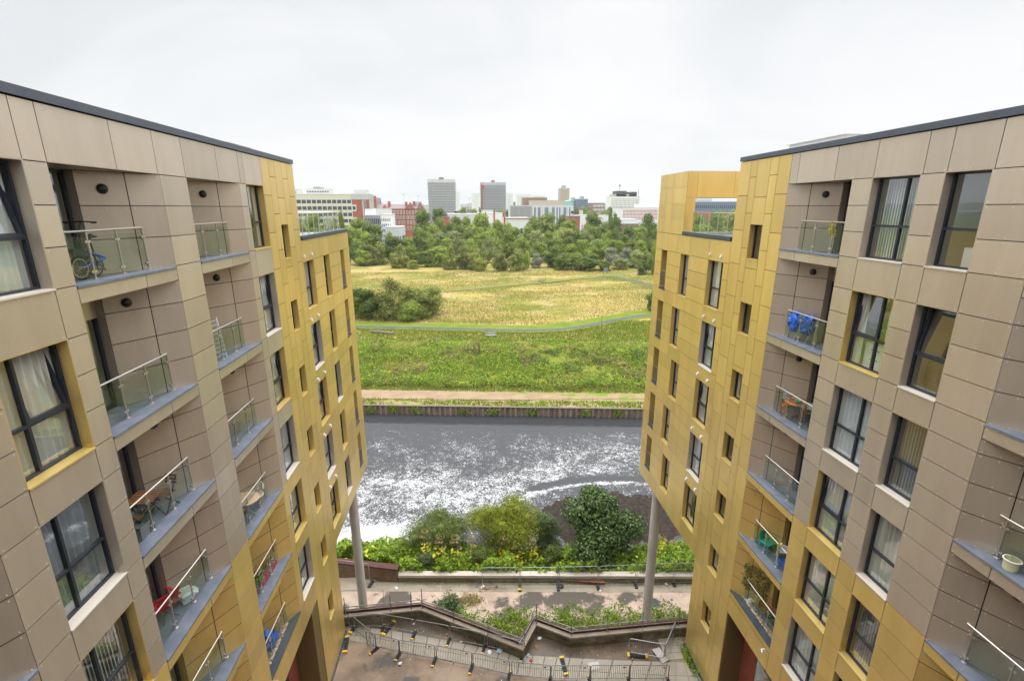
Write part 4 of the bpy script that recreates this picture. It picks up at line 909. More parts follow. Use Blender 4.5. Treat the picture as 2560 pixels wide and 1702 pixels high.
B_ = [(60, 900, 206, 230, 'tall', 'birch'), (200, 780, 236, 190, 'round', 'pale'), (330, 910, 204, 230, 'tall', 'birch'), (520, 900, 205, 270, 'tall', 'birch'), (650, 930, 207, 150, 'tall', 'mid'), (770, 950, 213, 170, 'bushy', 'silver'),
    (430, 690, 242, 260, 'round', 'mid'), (590, 760, 236, 250, 'round', 'mid'), (790, 830, 233, 230, 'round', 'mid'), (950, 870, 216, 260, 'bushy', 'dark'), (1080, 950, 206, 270, 'bushy', 'dark'), (1190, 850, 221, 230, 'round', 'mid'), (1330, 990, 201, 300, 'bushy', 'dark'),
    (1480, 790, 233, 270, 'round', 'mid'), (1470, 785, 236, 160, 'tall', 'silver'), (1640, 890, 224, 210, 'bushy', 'silver'), (1830, 890, 216, 270, 'bushy', 'silver'), (1950, 910, 209, 230, 'bushy', 'pale'), (2070, 980, 190, 230, 'round', 'dark'), (1560, 1040, 199, 170, 'bushy', 'dark'), (1750, 1010, 204, 200, 'bushy', 'pale'), (1440, 960, 206, 210, 'round', 'dark'), (2150, 870, 186, 130, 'round', 'mid'), (2000, 1080, 186, 120, 'bushy', 'dark'), (1240, 960, 207, 180, 'bushy', 'mid'), (520, 650, 285, 220, 'round', 'mid'), (390, 650, 288, 190, 'round', 'bright'), (1000, 760, 246, 200, 'round', 'mid'), (1130, 760, 248, 190, 'round', 'bright'), (880, 800, 240, 190, 'round', 'dark'), (1620, 790, 240, 170, 'round', 'mid'), (1880, 790, 236, 190, 'round', 'bright'), (1230, 700, 262, 190, 'round', 'dark'),
    (90, 480, 335, 240, 'round', 'mid'), (300, 555, 330, 210, 'round', 'bright'), (330, 610, 292, 240, 'round', 'mid'), (440, 600, 302, 180, 'round', 'mid'), (240, 650, 282, 210, 'round', 'mid'), (680, 640, 300, 250, 'round', 'mid'), (770, 680, 264, 200, 'round', 'pale'), (860, 490, 342, 340, 'round', 'bright'), (720, 560, 330, 220, 'round', 'mid'),
    (1070, 500, 362, 180, 'round', 'dark'), (720, 515, 352, 120, 'round', 'dark'), (1080, 650, 266, 260, 'round', 'birch'), (1150, 580, 302, 350, 'round', 'mid'), (1320, 670, 271, 220, 'round', 'pale'), (1390, 620, 292, 190, 'round', 'mid'), (1440, 500, 352, 260, 'round', 'dark'), (1560, 590, 312, 160, 'round', 'mid'), (1690, 465, 342, 210, 'tall', 'dark'), (1200, 550, 356, 160, 'round', 'mid'),
    (1600, 700, 281, 140, 'round', 'mid'), (1700, 690, 276, 140, 'round', 'dark'), (1870, 640, 270, 280, 'round', 'dark'), (2000, 630, 276, 190, 'round', 'mid'), (2080, 490, 322, 250, 'round', 'dark'), (2150, 670, 256, 180, 'round', 'dark'), (930, 700, 275, 180, 'round', 'mid'), (30, 620, 300, 180, 'round', 'mid'), (140, 720, 262, 180, 'round', 'mid'), (1750, 800, 250, 160, 'round', 'mid'), (1980, 810, 243, 190, 'round', 'mid'), (1330, 790, 243, 190, 'round', 'mid'),
    (1420, 455, 450, 160, 'round', 'bright'), (1580, 445, 455, 220, 'round', 'bright'), (1330, 412, 560, 170, 'round', 'mid'), (1620, 415, 560, 140, 'round', 'dark'), (330, 445, 520, 130, 'round', 'mid'), (430, 450, 530, 110, 'round', 'dark'), (268, 428, 530, 60, 'tall', 'dark'), (1240, 430, 540, 110, 'round', 'dark'), (20, 430, 560, 120, 'round', 'mid'), (85, 415, 560, 60, 'tall', 'dark')]
for x, y, Y, wp, sh, kd in A_: tree(r11(x), v_(y), Y, wp * .21195, sh, kd)
for x, y, Y, wp, sh, kd in B_: tree(r12(x), v_(y), Y, wp * .21195, sh, kd)
# trees seen through the opening of the right roof terrace and beyond the buildings
for u, v, Y, wp in ((1745, 532, 230, 60), (1790, 528, 236, 60), (1830, 530, 228, 60), (1700, 540, 215, 55), (1770, 560, 200, 70), (1660, 560, 208, 60)): tree(u, v, Y, wp, 'round', 'mid', where='behind the right roof terrace glass')
for u, v, Y, wp in ((770, 535, 250, 60), (820, 545, 245, 70), (740, 540, 255, 60), (700, 545, 250, 70), (690, 590, 230, 70)): tree(u, v, Y, wp, 'round', 'mid', where='behind the left roof terrace')
for l, ts in used.items():
    if len(ts) > 1:
        for t in ts: t['group'] = l
# the clump on the meadow
def m13(x, y): return 860 + x * .33065, 640 + y * .33065
def near_tree(name, label, u, vt, Y, wpx, hb, shape, m, n, leaf, bark='bark', core=.66, droop=0., nb=24, zb=ZF, asp=.5):
    x, zt = at(u, vt, Y); h = zt - zb; wd = wpx / 1206.4 * Y
    B = (blobs_tall(nb) if shape == 'tall' else blobs_round(nb, .85, 1.0, -.02 if shape == 'bushy' else .06))
    B = [((c[0] * wd / .8, c[1] * wd / .8, c[2] * h), (r[0] * wd / .8, r[1] * wd / .8, r[2] * h * (.9 if shape == 'tall' else 1))) for c, r in B]
    B = [((c[0] + rng.normal() * .028 * wd, c[1] + rng.normal() * .028 * wd, c[2] + rng.normal() * .025 * h), tuple(np.array(r) * rng.uniform(.7, 1.2))) for c, r in B]
    t = thing(name, label, 'tree' if 'tree' in name else 'bush', (x, Y, zb))
    link('crown', crown('crown', B, n, leaf, m, core * .62, .25, droop, asp, .6), t)
    k = link('trunk', tmesh[bark], t); k.scale = (h * .8, h * .8, h); return t
for (x, yt, Y, wp, sh, m, lab, bk) in ((340, 150, 115, 300, 'tall', 'birch', 'tallest birch of the clump on the meadow, with drooping branches', 'birchbark'), (110, 235, 117, 190, 'round', 'dark', 'dark tree at the left end of the clump on the meadow', 'bark'),
        (490, 215, 120, 230, 'round', 'birch', 'birch behind the dark green bush in the meadow clump', 'birchbark'), (660, 215, 119, 210, 'round', 'birch', 'rounded birch at the right end of the clump on the meadow', 'birchbark'), (200, 250, 116, 190, 'round', 'dark', 'slim dark tree left of the tallest birch on the meadow', 'bark'), (590, 290, 116, 190, 'round', 'birch', 'small birch between the dark bush and the right end of the meadow clump', 'birchbark')):
    u, v = m13(x, yt); near_tree('birch_tree' if bk != 'bark' else 'tree', lab, u, v, Y, wp * .33065, 0, sh, LM[m], 6500, .2, bk, .6, .7 if sh == 'tall' else .2)
u, v = m13(500, 345); near_tree('bush', 'low dark green bush at the front of the clump on the meadow', u, v, 113.5, 230 * .33, 0, 'bushy', LM['mid'], 6500, .2)
u, v = m13(2330, 260); near_tree('tree', 'dark tree half hidden by the right apartment block at the path end', u + 4, v, 118, 36, 0, 'round', LM['dark'], 5000, .22)
# the four bushes on the near bank
def n14(x, y): return 830 + x * .38576, 1000 + y * .38576
for (x, yt, Y, wp, sh, m, n, leaf, lab, nm, asp, core) in ((1750, 590, 36.6, 570, 'bushy', 'syc', 30000, .105, 'big dark green sycamore on the river bank beside the right column', 'sycamore_tree', .75, .66),
        (1120, 655, 38.2, 560, 'bushy', 'willow', 34000, .08, 'yellow green willow bush in the middle of the near river bank', 'willow_bush', .4, .5), (685, 715, 38.6, 450, 'bushy', 'shrub', 24000, .07, 'loose mid green shrub left of the yellow willow on the near bank', 'shrub', .4, .45),
        (1390, 735, 37.6, 240, 'bushy', 'greyl', 9000, .075, 'small grey green shrub between the yellow willow and the dark sycamore', 'shrub', .45, .5),
        (950, 965, 35.0, 210, 'bushy', 'shrub', 9000, .07, 'low green shrub at the parapet in front of the yellow willow', 'shrub', .45, .4), (600, 985, 34.9, 170, 'bushy', 'greyl', 6500, .07, 'low blue green shrub at the parapet right of the rusty wall', 'shrub', .45, .4), (1440, 945, 35.0, 170, 'bushy', 'shrub', 6500, .07, 'low green shrub at the left foot of the dark sycamore', 'shrub', .45, .4), (2250, 985, 35.2, 200, 'bushy', 'shrub', 7000, .07, 'low green shrub under the right gold block', 'shrub', .45, .4)):
    u, v = n14(x, yt); near_tree(nm, lab, u, v, Y, wp * .386, 0, sh, LM[m], n, leaf, core=core, nb=30, zb=-7.3, asp=asp)
# undergrowth of the near bank
def scatter(name, label, C, Nn, sz, m, asp=.6, cat=None):
    return stuff(link(name, mesh_from_quads(name, quads(C, Nn, sz, asp), [m])), label)
n = 46000; x = rng.uniform(-24, 27, n); v = rng.random(n) ** 1.15 * .86
yy = np.array([bankpt(a, b) for a, b in zip(x, v)]); zb_ = np.array([bankz(a, b) for a, b in zip(x, v)]); yy = np.where(x < -6.3, np.maximum(yy, 35.3 - .2 * (x + 6.3)), yy)
cl = np.clip((fbm(x, yy, .75) - .28) * 2.3, 0, 1); hh = (.15 + 1.9 * cl * rng.random(n) ** .6) * np.clip(1.25 - .8 * v, .2, 1)
gap = ((x - 14.5) / 11.5) ** 2 + ((yy - 42.5) / 6.3) ** 2 > .9
keep = gap | (hh < .0)
C = np.stack([x, yy, zb_ + hh], 1)[keep]
scatter('undergrowth', 'bright green leafy undergrowth along the near river bank', C, rng.normal(size=(len(C), 3)) * .55 + np.array([0, -.15, 1]), .125 * rng.uniform(.5, 1.7, len(C)), LM['under'], .5)
n = 130; px_ = rng.choice([-9.5, -5.5, -2, .5, 3.2, 14.6, 16.5], n) + rng.normal(size=n) * .7; v = rng.uniform(.05, .4, n)
C = np.stack([px_, [bankpt(a, b) for a, b in zip(px_, v)], [bankz(a, b) + 1.5 * rng.random() + .3 for a, b in zip(px_, v)]], 1)
scatter('yellowed_leaves', 'clusters of yellowed hogweed leaves on the near bank', C, rng.normal(size=(n, 3)) * .5 + [0, -.3, 1], .17 * rng.uniform(.5, 1.5, n), LM['yellow'], .6)
# giant hogweed stalks
def hogweed(u, v, Y, label, sc=1.0):
    x, z = at(u, v, Y); zb = bankz(x, .3); h = z - zb
    t = thing('hogweed_plant', label, 'plant', (x, Y, zb), 0, 'tall hogweed plants on the near bank')
    q = MB(); q.tube([(0, 0, 0), (.04, .02, h * .5), (0, 0, h)], [.035, .028, .014], 6)
    for k in range(4): a = k * 1.6; q.tube([(.02, .01, h * (.55 + .1 * k)), (.3 * math.cos(a), .3 * math.sin(a), h * (.65 + .09 * k))], [.012, .006], 5)
    q.build('stalk', M['bark'], t)
    def umb(c, r, n):
        d = rng.normal(size=(n, 3)); d[:, 2] = np.abs(d[:, 2]) * .5; d /= np.linalg.norm(d, axis=1)[:, None]; return c + d * r * np.array([1, 1, .45]), d
    CC, DD = umb(np.array([0, 0, h - .05]), .30 * sc, 130)
    o = link('umbel', mesh_from_quads('umbel', quads(CC, DD, .05, .8), [LM['umbel']]), t)
    for k in range(3):
        a = k * 1.6; c2, d2 = umb(np.array([.3 * math.cos(a), .3 * math.sin(a), h * (.66 + .09 * k)]), .17 * sc, 60); link('umbel', mesh_from_quads('umbel', quads(c2, d2, .045, .8), [LM['umbel']]), t)
    n = 46; a = rng.random(n) * 6.28; zz2 = rng.uniform(.1, .6, n) * h; rr = rng.uniform(.1, .5, n)
    link('leaves', mesh_from_quads('leaves', quads(np.stack([rr * np.cos(a), rr * np.sin(a), zz2], 1), rng.normal(size=(n, 3)) * .5 + [0, 0, 1], .16, .7), [LM['yellow']]), t)
for i, (x, y, Y, lab) in enumerate(((600, 845, 35.6, 'hogweed in front of the loose green shrub, leftmost of the tall ones'), (700, 880, 35.2, 'hogweed with a wide flat head in front of the loose green shrub'), (800, 885, 35.3, 'hogweed with brown heads between the shrub and the yellow willow'), (905, 880, 35.6, 'slim hogweed at the left foot of the yellow willow'),
        (1120, 890, 35.3, 'hogweed in front of the middle of the yellow willow'), (1195, 930, 34.9, 'green headed hogweed at the right foot of the yellow willow'), (1300, 900, 35.4, 'slender hogweed below the small grey green shrub'), (2140, 880, 36.2, 'hogweed beside the right column, taller of the two there'), (2215, 915, 36, 'hogweed right of the right column, under the gold block'))):
    u, v = n14(x, y); hogweed(u, v, Y, lab, 1.25 if i in (1, 2, 7) else 1)
# weeds behind the zigzag wall and on the promenade
def weeds(name, label, n, fx, fy, zb, hmax, m, sz=.1):
    x = fx(n); y = fy(n, x); c = .45 + .55 * np.sin(x * 1.9 + np.sin(y * 2)) ** 2; z = zb + hmax * c * rng.random(n) ** .7
    return scatter(name, label, np.stack([x, y, z], 1), rng.normal(size=(n, 3)) * .8 + [0, -.3, .5], sz * rng.uniform(.5, 1.6, n), m, .35)
weeds('weeds', 'yellow green weeds growing behind the zigzag wall', 24000, lambda n: rng.uniform(-10, 18, n), lambda n, x: 29.1 - .05 * x - 2.4 * rng.random(n) - .6 * np.sin(x * 1.7) * rng.random(n), ZP, 1.35, LM['under'], .08)
weeds('weeds', 'taller green weeds in the corner of the zigzag wall', 2600, lambda n: rng.uniform(-1, 9, n), lambda n, x: 27.4 - .05 * x - 1.5 * rng.random(n), ZP, 2.6, LM['bramble'], .1)
weeds('grass_clump', 'grey green clump of tall grass on the promenade', 1500, lambda n: -2.3 + .45 * rng.normal(size=n), lambda n, x: 30.3 + .35 * rng.normal(size=n), ZP, 1.0, LM['greyl'], .11)
weeds('dry_clump', 'brown dry plant heap on the wet promenade', 700, lambda n: -.6 + .45 * rng.normal(size=n), lambda n, x: 31.0 + .28 * rng.normal(size=n), ZP, .25, LM['umbel'], .1)
weeds('weeds', 'weeds at the foot of the right apartment block', 350, lambda n: rng.uniform(11.0, 11.35, n), lambda n, x: 19.6 + .5 * rng.normal(size=n), ZC, .5, LM['under'], .07)
weeds('weeds', 'small weeds along the river parapet', 500, lambda n: rng.uniform(-6, 18, n), lambda n, x: yp(x) - .1 - .12 * rng.random(n), ZP, .3, LM['under'], .06)
# far bank cover: brambles, nettles, dry stems
n = 120000; x = rng.uniform(-34, 50, n); v = rng.random(n) ** 1.1
v = v * 1.0; edge = .93 + .06 * np.sin(x * .5) ; kp = v < edge; x, v = x[kp], v[kp]; n = len(x)
yy = np.array([bank_y(a, b) for a, b in zip(x, v)]) - .8 * (rng.random(n) < .2); zb_ = np.array([bank_z(b) for b in v])
dens = np.clip((fbm(x, yy, .16, 4, 3.) - .3) * 2.6, 0, 1); clump = np.clip((fbm(x, yy, .6, 3, 9.) - .3) * 2.4, 0, 1)
hh = (.1 + .8 * dens * rng.random(n) + 1.1 * clump * rng.random(n) ** 1.5) * np.where(v < .15, 1.15, 1) * np.where(v > .8, .45, 1); hh += .6 * (np.sin(x * .9) > .3) * (v < .1) * rng.random(n)
kp = (dens + .5 * clump + .35 * (v < .14)) > rng.random(n) * .95 - .05; kp &= ~((v > .7) & (rng.random(n) < .45))
C = np.stack([x, yy, zb_ + hh], 1); sz = .105 * rng.uniform(.5, 1.8, n)
isd = (fbm(x, yy * 1.4, .2, 4, 21.) > .62) & (v > .1) & (v < .78) & (rng.random(n) < .5)
yel = (fbm(x, yy * 1.5, .13, 4, 33.) > .43) & ~isd & (rng.random(n) < .75)
dry = (fbm(x, yy * 1.6, .17, 4, 47.) > .565) & ~isd & (v > .2) & (rng.random(n) < .6); yel &= ~dry
for msk, m, nm, lab in ((kp & dry, 'grassd', 'dry_cover', 'straw coloured patches of dead grass on the far bank'), (kp & ~isd & ~yel & ~dry, 'bramble', 'bramble_cover', 'green brambles and nettles covering the far bank'), (kp & yel, 'under', 'nettle_cover', 'yellow green patches of leaves on the far bank'), (isd, 'dock', 'dry_stems', 'red brown patches of dry stems on the far bank')):
    c = C[msk]; scatter(nm, lab, c, rng.normal(size=(len(c), 3)) * .6 + [0, -.3, 1], sz[msk], LM[m], .6)
# rounded clumps of taller plants on the slope and along its foot
for pal, nm, lab, cnt, lo, hi, r0, r1 in (('bramble', 'bramble_clumps', 'rounded bramble clumps scattered over the far bank', 170, .05, .85, .5, 1.3), ('bright', 'nettle_clumps', 'bright leafy clumps along the foot of the far bank', 75, -.02, .07, .6, 1.15), ('dark', 'bramble_clumps', 'dark green bramble clumps on the right half of the far bank', 80, .15, .75, .5, 1.4)):
    CC, NC, SC_ = [], [], []
    for i in range(cnt):
        xx = rng.uniform(8, 44) if pal == 'dark' else rng.uniform(-30, 46); vv = rng.uniform(lo, hi); rr = rng.uniform(r0, r1); k = int(95 * rr * rr) + 30; d = rng.normal(size=(k, 3)); d[:, 2] = np.abs(d[:, 2]); d /= np.linalg.norm(d, axis=1)[:, None]
        CC.append(np.array([xx, bank_y(xx, vv), bank_z(max(0, vv))]) + d * np.array([rr, rr * .8, rr * .95]) * rng.uniform(.6, 1.1, (k, 1))); NC.append(d + rng.normal(size=(k, 3)) * .5 + [0, 0, .4]); SC_.append(np.full(k, .13) * rng.uniform(.5, 1.6, k))
    scatter(nm, lab, np.concatenate(CC), np.concatenate(NC), np.concatenate(SC_), LM[pal], .5)
# rough grass: bank top, meadow tussocks, towpath edge
def blades(name, label, n, fx, fy, fz, h, m, keep=None):
    x = fx(n); y = fy(n, x)
    if keep is not None: k = keep(x, y); x, y = x[k], y[k]
    n = len(x); z = fz(x, y); hh = h * rng.uniform(.4, 1.3, n); lean = rng.normal(size=(n, 2)) * .35 * hh[:, None]; w_ = .05 + .1 * hh; a = rng.random(n) * 6.28
    dx, dy = np.cos(a) * w_, np.sin(a) * w_
    V = np.stack([np.stack([x - dx, y - dy, z], 1), np.stack([x + dx, y + dy, z], 1), np.stack([x + lean[:, 0] + dx * .3, y + lean[:, 1] + dy * .3, z + hh], 1), np.stack([x + lean[:, 0] - dx * .3, y + lean[:, 1] - dy * .3, z + hh], 1)], 1).reshape(-1, 3)
    return stuff(link(name, mesh_from_quads(name, V, [m])), label)
PX = np.array([p[0] for p in P1]); PY = np.array([p[1] for p in P1]); P2x = np.array([p[0] for p in P2]); P2y = np.array([p[1] for p in P2])
pth = lambda x: np.interp(x, PX, PY)
offp = lambda x, y: ((y < pth(x) - 1.6) | (y > pth(x) + 5.4)) & (np.abs(y - np.interp(x, P2x, P2y) - 1.5) > 2.6)
fz0 = lambda x, y: np.full(len(x), ZF + .05)
blades('dry_grass', 'dry straw coloured grass of the meadow', 70000, lambda n: rng.uniform(-52, 72, n), lambda n, x: 104 + 100 * rng.random(n) ** 1.25, fz0, .36, LM['grassd'], lambda x, y: offp(x, y) & (y > pth(x)) & (fbm(x * .6, y * 1.5, .09, 4, 2.) + .22 * rng.random(len(x)) > .50))
blades('rough_grass', 'rough green grass between the far path and the bank', 34000, lambda n: rng.uniform(-34, 48, n), lambda n, x: 69.55 - .125 * x + 23.5 + rng.random(n) * 19, fz0, .34, LM['grassg'], lambda x, y: offp(x, y) & (y < pth(x)))
blades('rough_grass', 'green tufts scattered on the dry meadow', 16000, lambda n: rng.uniform(-48, 62, n), lambda n, x: 106 + 80 * rng.random(n), fz0, .32, LM['grassg'], lambda x, y: offp(x, y) & (y > pth(x)) & (fbm(x * .6, y * 1.5, .07, 4, 15.) > .56))
blades('edge_grass', 'grass tufts along the top of the sheet piles', 5000, lambda n: rng.uniform(-30, 45, n), lambda n, x: 69.55 - .125 * x + .5 + 2.3 * rng.random(n), lambda x, y: np.full(len(x), -6.55), .28, LM['grassg'], lambda x, y: fbm(x, y * 2, .45, 3, 5.) + .15 * rng.random(len(x)) > .45)
blades('edge_grass', 'weedy grass at the back of the towpath', 5000, lambda n: rng.uniform(-30, 45, n), lambda n, x: 69.55 - .125 * x + 6.4 + 1.8 * rng.random(n), lambda x, y: np.full(len(x), -6.47), .3, LM['grassg'])
n = 900; x = rng.choice([-16, -12.5, -9, -1.5, 3, 9, 17, 22], n) + rng.normal(size=n) * .5; z = -6.7 - 1.0 * rng.random(n)
scatter('wall_weeds', 'green weeds hanging on the sheet pile wall', np.stack([x, 69.5 - .125 * x - .1 * rng.random(n), z], 1), rng.normal(size=(n, 3)) + [0, -1, .3], .12 * rng.uniform(.5, 1.4, n), LM['under'], .6)
for xx, vv, hgt in ((-2, .02, .0), (4.2, .12, 0), (6.5, .22, 0), (-15, .2, 0), (12, .1, 0)): 
    n = 90; yb = bank_y(xx, vv); scatter('ragwort', 'patches of yellow flowers at the foot of the far bank', np.stack([xx + rng.normal(size=n) * .55, yb + rng.normal(size=n) * .4, bank_z(max(0, vv)) + .5 + .5 * rng.random(n)], 1), rng.normal(size=(n, 3)) * .4 + [0, 0, 1], .09, LM['yellow'], .8)
t = thing('sapling', 'thin young sapling at the bend of the asphalt path', 'tree', (28.5, 101.5, ZF)); q = MB(); q.tube([(0, 0, 0), (.1, 0, 2), (0, .1, 4)], [.04, .03, .012], 5); q.build('trunk', 'bark', t)
n = 90; link('crown', mesh_from_quads('crown', quads(np.stack([rng.normal(size=n) * .25, rng.normal(size=n) * .25, rng.uniform(1.2, 4.1, n)], 1), rng.normal(size=(n, 3)), .1, .5), [LM['birch']]), t)
t = thing('tree_stump', 'dark dead post standing on the far bank slope', 'stump', (1.25, 87.5, -4.6)); q = MB(); q.tube([(0, 0, -.4), (.05, 0, 1.5), (.02, 0, 3.0)], [.2, .17, .14], 8); q.build('stump', 'bark', t)

# ------------------------------------------------------------------ far buildings
def cm(n, c, **k):
    if n not in M: M[n] = mat(n, c, k.pop('rough', .7), **k)
    return n
cm('far_cream', (.60, .58, .47)); cm('far_white', (.72, .72, .70)); cm('far_brick', (.37, .115, .07), c2=(.30, .095, .06), nscale=.5); cm('far_grey', (.34, .35, .37)); cm('far_conc', (.46, .45, .44)); cm('far_win', (.06, .075, .09), rough=.15)
cm('far_bluewin', (.16, .22, .28), rough=.15); cm('far_dark', (.05, .055, .07)); cm('far_net', (.76, .76, .75), c2=(.70, .70, .70), nscale=.4); cm('far_net2', (.54, .55, .57), c2=(.47, .48, .50), nscale=.4); cm('far_slate', (.14, .12, .13)); cm('far_redroof', (.19, .145, .145)); cm('far_red', (.42, .05, .04)); cm('far_green', (.22, .42, .36)); cm('far_tan', (.40, .35, .28)); cm('far_brown', (.22, .15, .10)); cm('far_blue', (.15, .20, .28))
cm('far_lgrey', (.55, .56, .57)); cm('far_scaf', (.30, .30, .305)); cm('far_wtan', (.30, .26, .20))
ZG = -2.75
def block(nm, label, u0, u1, vt, Y, depth, wall, floors=0, bays=0, win='far_win', band=.5, z0=None, first=None, cat='building', pier=.3, side=0, roofbox=None, mast=False, strip=True, h0=None, rot=0.):
    x0, zt = at(u0, vt, Y); x1, _ = at(u1, vt, Y); zb = ZG if z0 is None else z0; Wd, Hh = x1 - x0, zt - zb
    t = thing(nm, label, cat, ((x0 + x1) / 2, Y, zb), rot)
    g = MB(); g.box((-Wd / 2, 0, 0), (Wd / 2, depth, Hh)); g.build('wall', wall, t)
    g = MB(); g.box((-Wd / 2 - .15, -.15, Hh), (Wd / 2 + .15, depth, Hh + .5)); g.build('roof', 'far_lgrey' if wall != 'far_brick' else 'far_slate', t)
    if floors:
        top = Hh - (first or 1.2); fh = (top - (h0 or 0)) / floors
        for k in range(floors):
            zc = top - fh * (k + .5); g = MB(); g.box((-Wd / 2 + pier, -.06, zc - fh * band / 2), (Wd / 2 - pier, .0 - .001, zc + fh * band / 2))
            if side: g.box((side * Wd / 2 - .05, 1, zc - fh * band / 2), (side * (Wd / 2 + .06), depth - 1, zc + fh * band / 2))
            g.build('window_row', win, t)
        for b in range(1, bays):
            x = -Wd / 2 + Wd * b / bays; g = MB(); g.box((x - pier / 2, -.16, (h0 or 0)), (x + pier / 2, -.061, top)); g.build('pier', wall, t)
    if roofbox:
        for (a, b, hgt, mm) in roofbox: g = MB(); g.box((-Wd / 2 + Wd * a, 2, Hh + .5), (-Wd / 2 + Wd * b, depth - 2, Hh + .5 + hgt)); g.build('plant_room', mm, t)
    return t, Wd, Hh
# cream office slab with brick end
t, W_, H_ = block('office_building', 'long cream office slab with window bands and a red brick end wall', 700, 878, 487, 330, 16, 'far_cream', 8, 14, 'far_win', .55, first=2.2, pier=.5)
g = MB(); g.box((W_ / 2, 0, 0), (W_ / 2 + 6.3, 16, H_ - 1.2)); g.build('brick_end', 'far_brick', t)
g = MB(); g.box((W_ / 2 - .3, -.3, H_ - 3.0), (W_ / 2 + 11, 16, H_ + .6)); g.build('parapet', 'far_conc', t)
g = MB(); g.box((W_ / 2 + 6.3, .2, 0), (W_ / 2 + 10.8, 16, H_)); g.build('stair_tower', 'far_conc', t)
g = MB(); g.box((W_ / 2 + 7.4, .02, 3), (W_ / 2 + 8.6, .19, H_ - 4)); g.build('stair_window', 'far_bluewin', t)
g = MB(); g.box((W_ / 2 + 8.9, -.05, 0), (W_ / 2 + 10.9, .18, H_ - 3)); g.build('brick_end', 'far_brick', t)
g = MB(); g.box((W_ / 2 + 1.5, 3, H_ + .6), (W_ / 2 + 9, 12, H_ + 3.2)); g.build('plant_room', 'far_lgrey', t)
for k in (1, 3, 5):
    zc = H_ - 2.2 - (H_ - 2.2) / 8 * (k + .5); g = MB(); g.box((W_ / 2 + .01, -.5, zc - 2), (W_ / 2 + 2.6, -.01, zc + 2)); bx = g.build('bay', 'far_white', t); g = MB(); g.box((W_ / 2 + .3, -.56, zc - 1.2), (W_ / 2 + 2.2, -.51, zc + 1.2)); g.build('bay_window', 'far_win', bx)
block('tower_block', 'white tower block showing above the cream office slab', 765, 823, 473, 700, 20, 'far_white', 12, 9, 'far_dark', .5, pier=1.2, roofbox=[(.3, .6, 2.5, 'far_scaf')])
block('tower_block', 'narrow white block beside the left apartment roof edge', 722, 742, 474, 620, 20, 'far_white', 12, 4, 'far_dark', .5, pier=1.0)
# red brick college
def gable(mb, x0, x1, z0, zt, y0, y1):
    c = (x0 + x1) / 2; w2 = (x1 - x0) / 2; hh = zt - z0
    o = [(x0, z0), (x0, z0 + hh * .3), (c - w2 * .72, z0 + hh * .34), (c - w2 * .66, z0 + hh * .55), (c - w2 * .4, z0 + hh * .6), (c - w2 * .36, z0 + hh * .8), (c - w2 * .12, z0 + hh * .85), (c, zt), (c + w2 * .12, z0 + hh * .85), (c + w2 * .36, z0 + hh * .8), (c + w2 * .4, z0 + hh * .6), (c + w2 * .66, z0 + hh * .55), (c + w2 * .72, z0 + hh * .34), (x1, z0 + hh * .3), (x1, z0)]
    n = len(o); mb.add([(x, y0, z) for x, z in o] + [(x, y1, z) for x, z in o], [tuple(range(n)), tuple(range(n, 2 * n))[::-1]] + [(i, n + i, n + (i + 1) % n, (i + 1) % n) for i in range(n)])
Yc = 400
def cx_(xr): return at(r11(xr), 560, Yc)[0]
def cz_(yr): return at(1000, v_(yr), Yc)[1]
xm_ = (cx_(880) + cx_(1560)) / 2
t = thing('college_building', 'ornate red brick college with stepped gables and slate roofs', 'building', (xm_, Yc, ZG)); X = lambda a: cx_(a) - xm_; Z = lambda a: cz_(a) - ZG
g = MB(); g.box((X(1160), 0, 0), (X(1545), 18, Z(435))); g.build('wall', 'far_brick', t)
g = MB(); g.box((X(880), 2, 0), (X(1160), 20, Z(435))); g.build('wall', 'far_brick', t)
def roof(x0, x1, z0, z1, y0, y1, m='far_redroof'):
    g = MB(); ym = (y0 + y1) / 2; g.add([(x0, y0, z0), (x1, y0, z0), (x1, y1, z0), (x0, y1, z0), (x0 + .3, ym, z1), (x1 - .3, ym, z1)], [(0, 1, 5, 4), (2, 3, 4, 5), (1, 2, 5), (3, 0, 4)]); return g.build('roof', m, t)
roof(X(1155), X(1550), Z(434), Z(380), -.4, 18.4); roof(X(1000), X(1160), Z(434), Z(372), 2, 20); roof(X(940), X(1030), Z(434), Z(300), 6, 22, 'far_slate'); roof(X(1420), X(1530), Z(420), Z(350), 2, 16, 'far_slate')
for a, b, z0, z1, y in ((880, 1005, 437, 275, 1.6), (1345, 1445, 437, 380, -.4), (1075, 1130, 437, 385, 1.5), (1490, 1555, 437, 355, -.3)):
    g = MB(); gable(g, X(a), X(b), Z(z0), Z(z1), y - .5, y + 1); g.build('gable', 'far_brick', t)
    g = MB(); c = (a + b) / 2; g.box((X(c - (b - a) * .16), y - .56, Z(z0 - 5)), (X(c + (b - a) * .16), y - .51, Z(z0 - (z0 - z1) * .42))); g.build('gable_window', 'far_bluewin', t)
for a, zt in ((1150, 345), (1352, 352), (1445, 345), (985, 282), (1400, 362)): g = MB(); g.box((X(a) - .9, 4, Z(440)), (X(a) + .9, 6, Z(zt))); g.build('chimney', 'far_brick', t)
for r_, (za, zb2) in enumerate(((455, 495), (515, 555), (575, 612), (640, 680))):
    for k in range(9):
        xx = 1195 + k * 33 + (10 if k > 4 else 0)
        g = MB(); g.box((X(xx - 9), -.12, Z(zb2)), (X(xx + 9), -.002, Z(za))); f = g.build('window', 'far_white', t); g = MB(); g.box((X(xx - 5), -.16, Z(zb2 - 4)), (X(xx + 5), -.121, Z(za + 4))); g.build('pane', 'far_win', f)
for za in (505, 565, 630): g = MB(); g.box((X(1158), -.3, Z(za + 4)), (X(1548), -.17, Z(za))); g.build('string_course', 'far_brick', t)
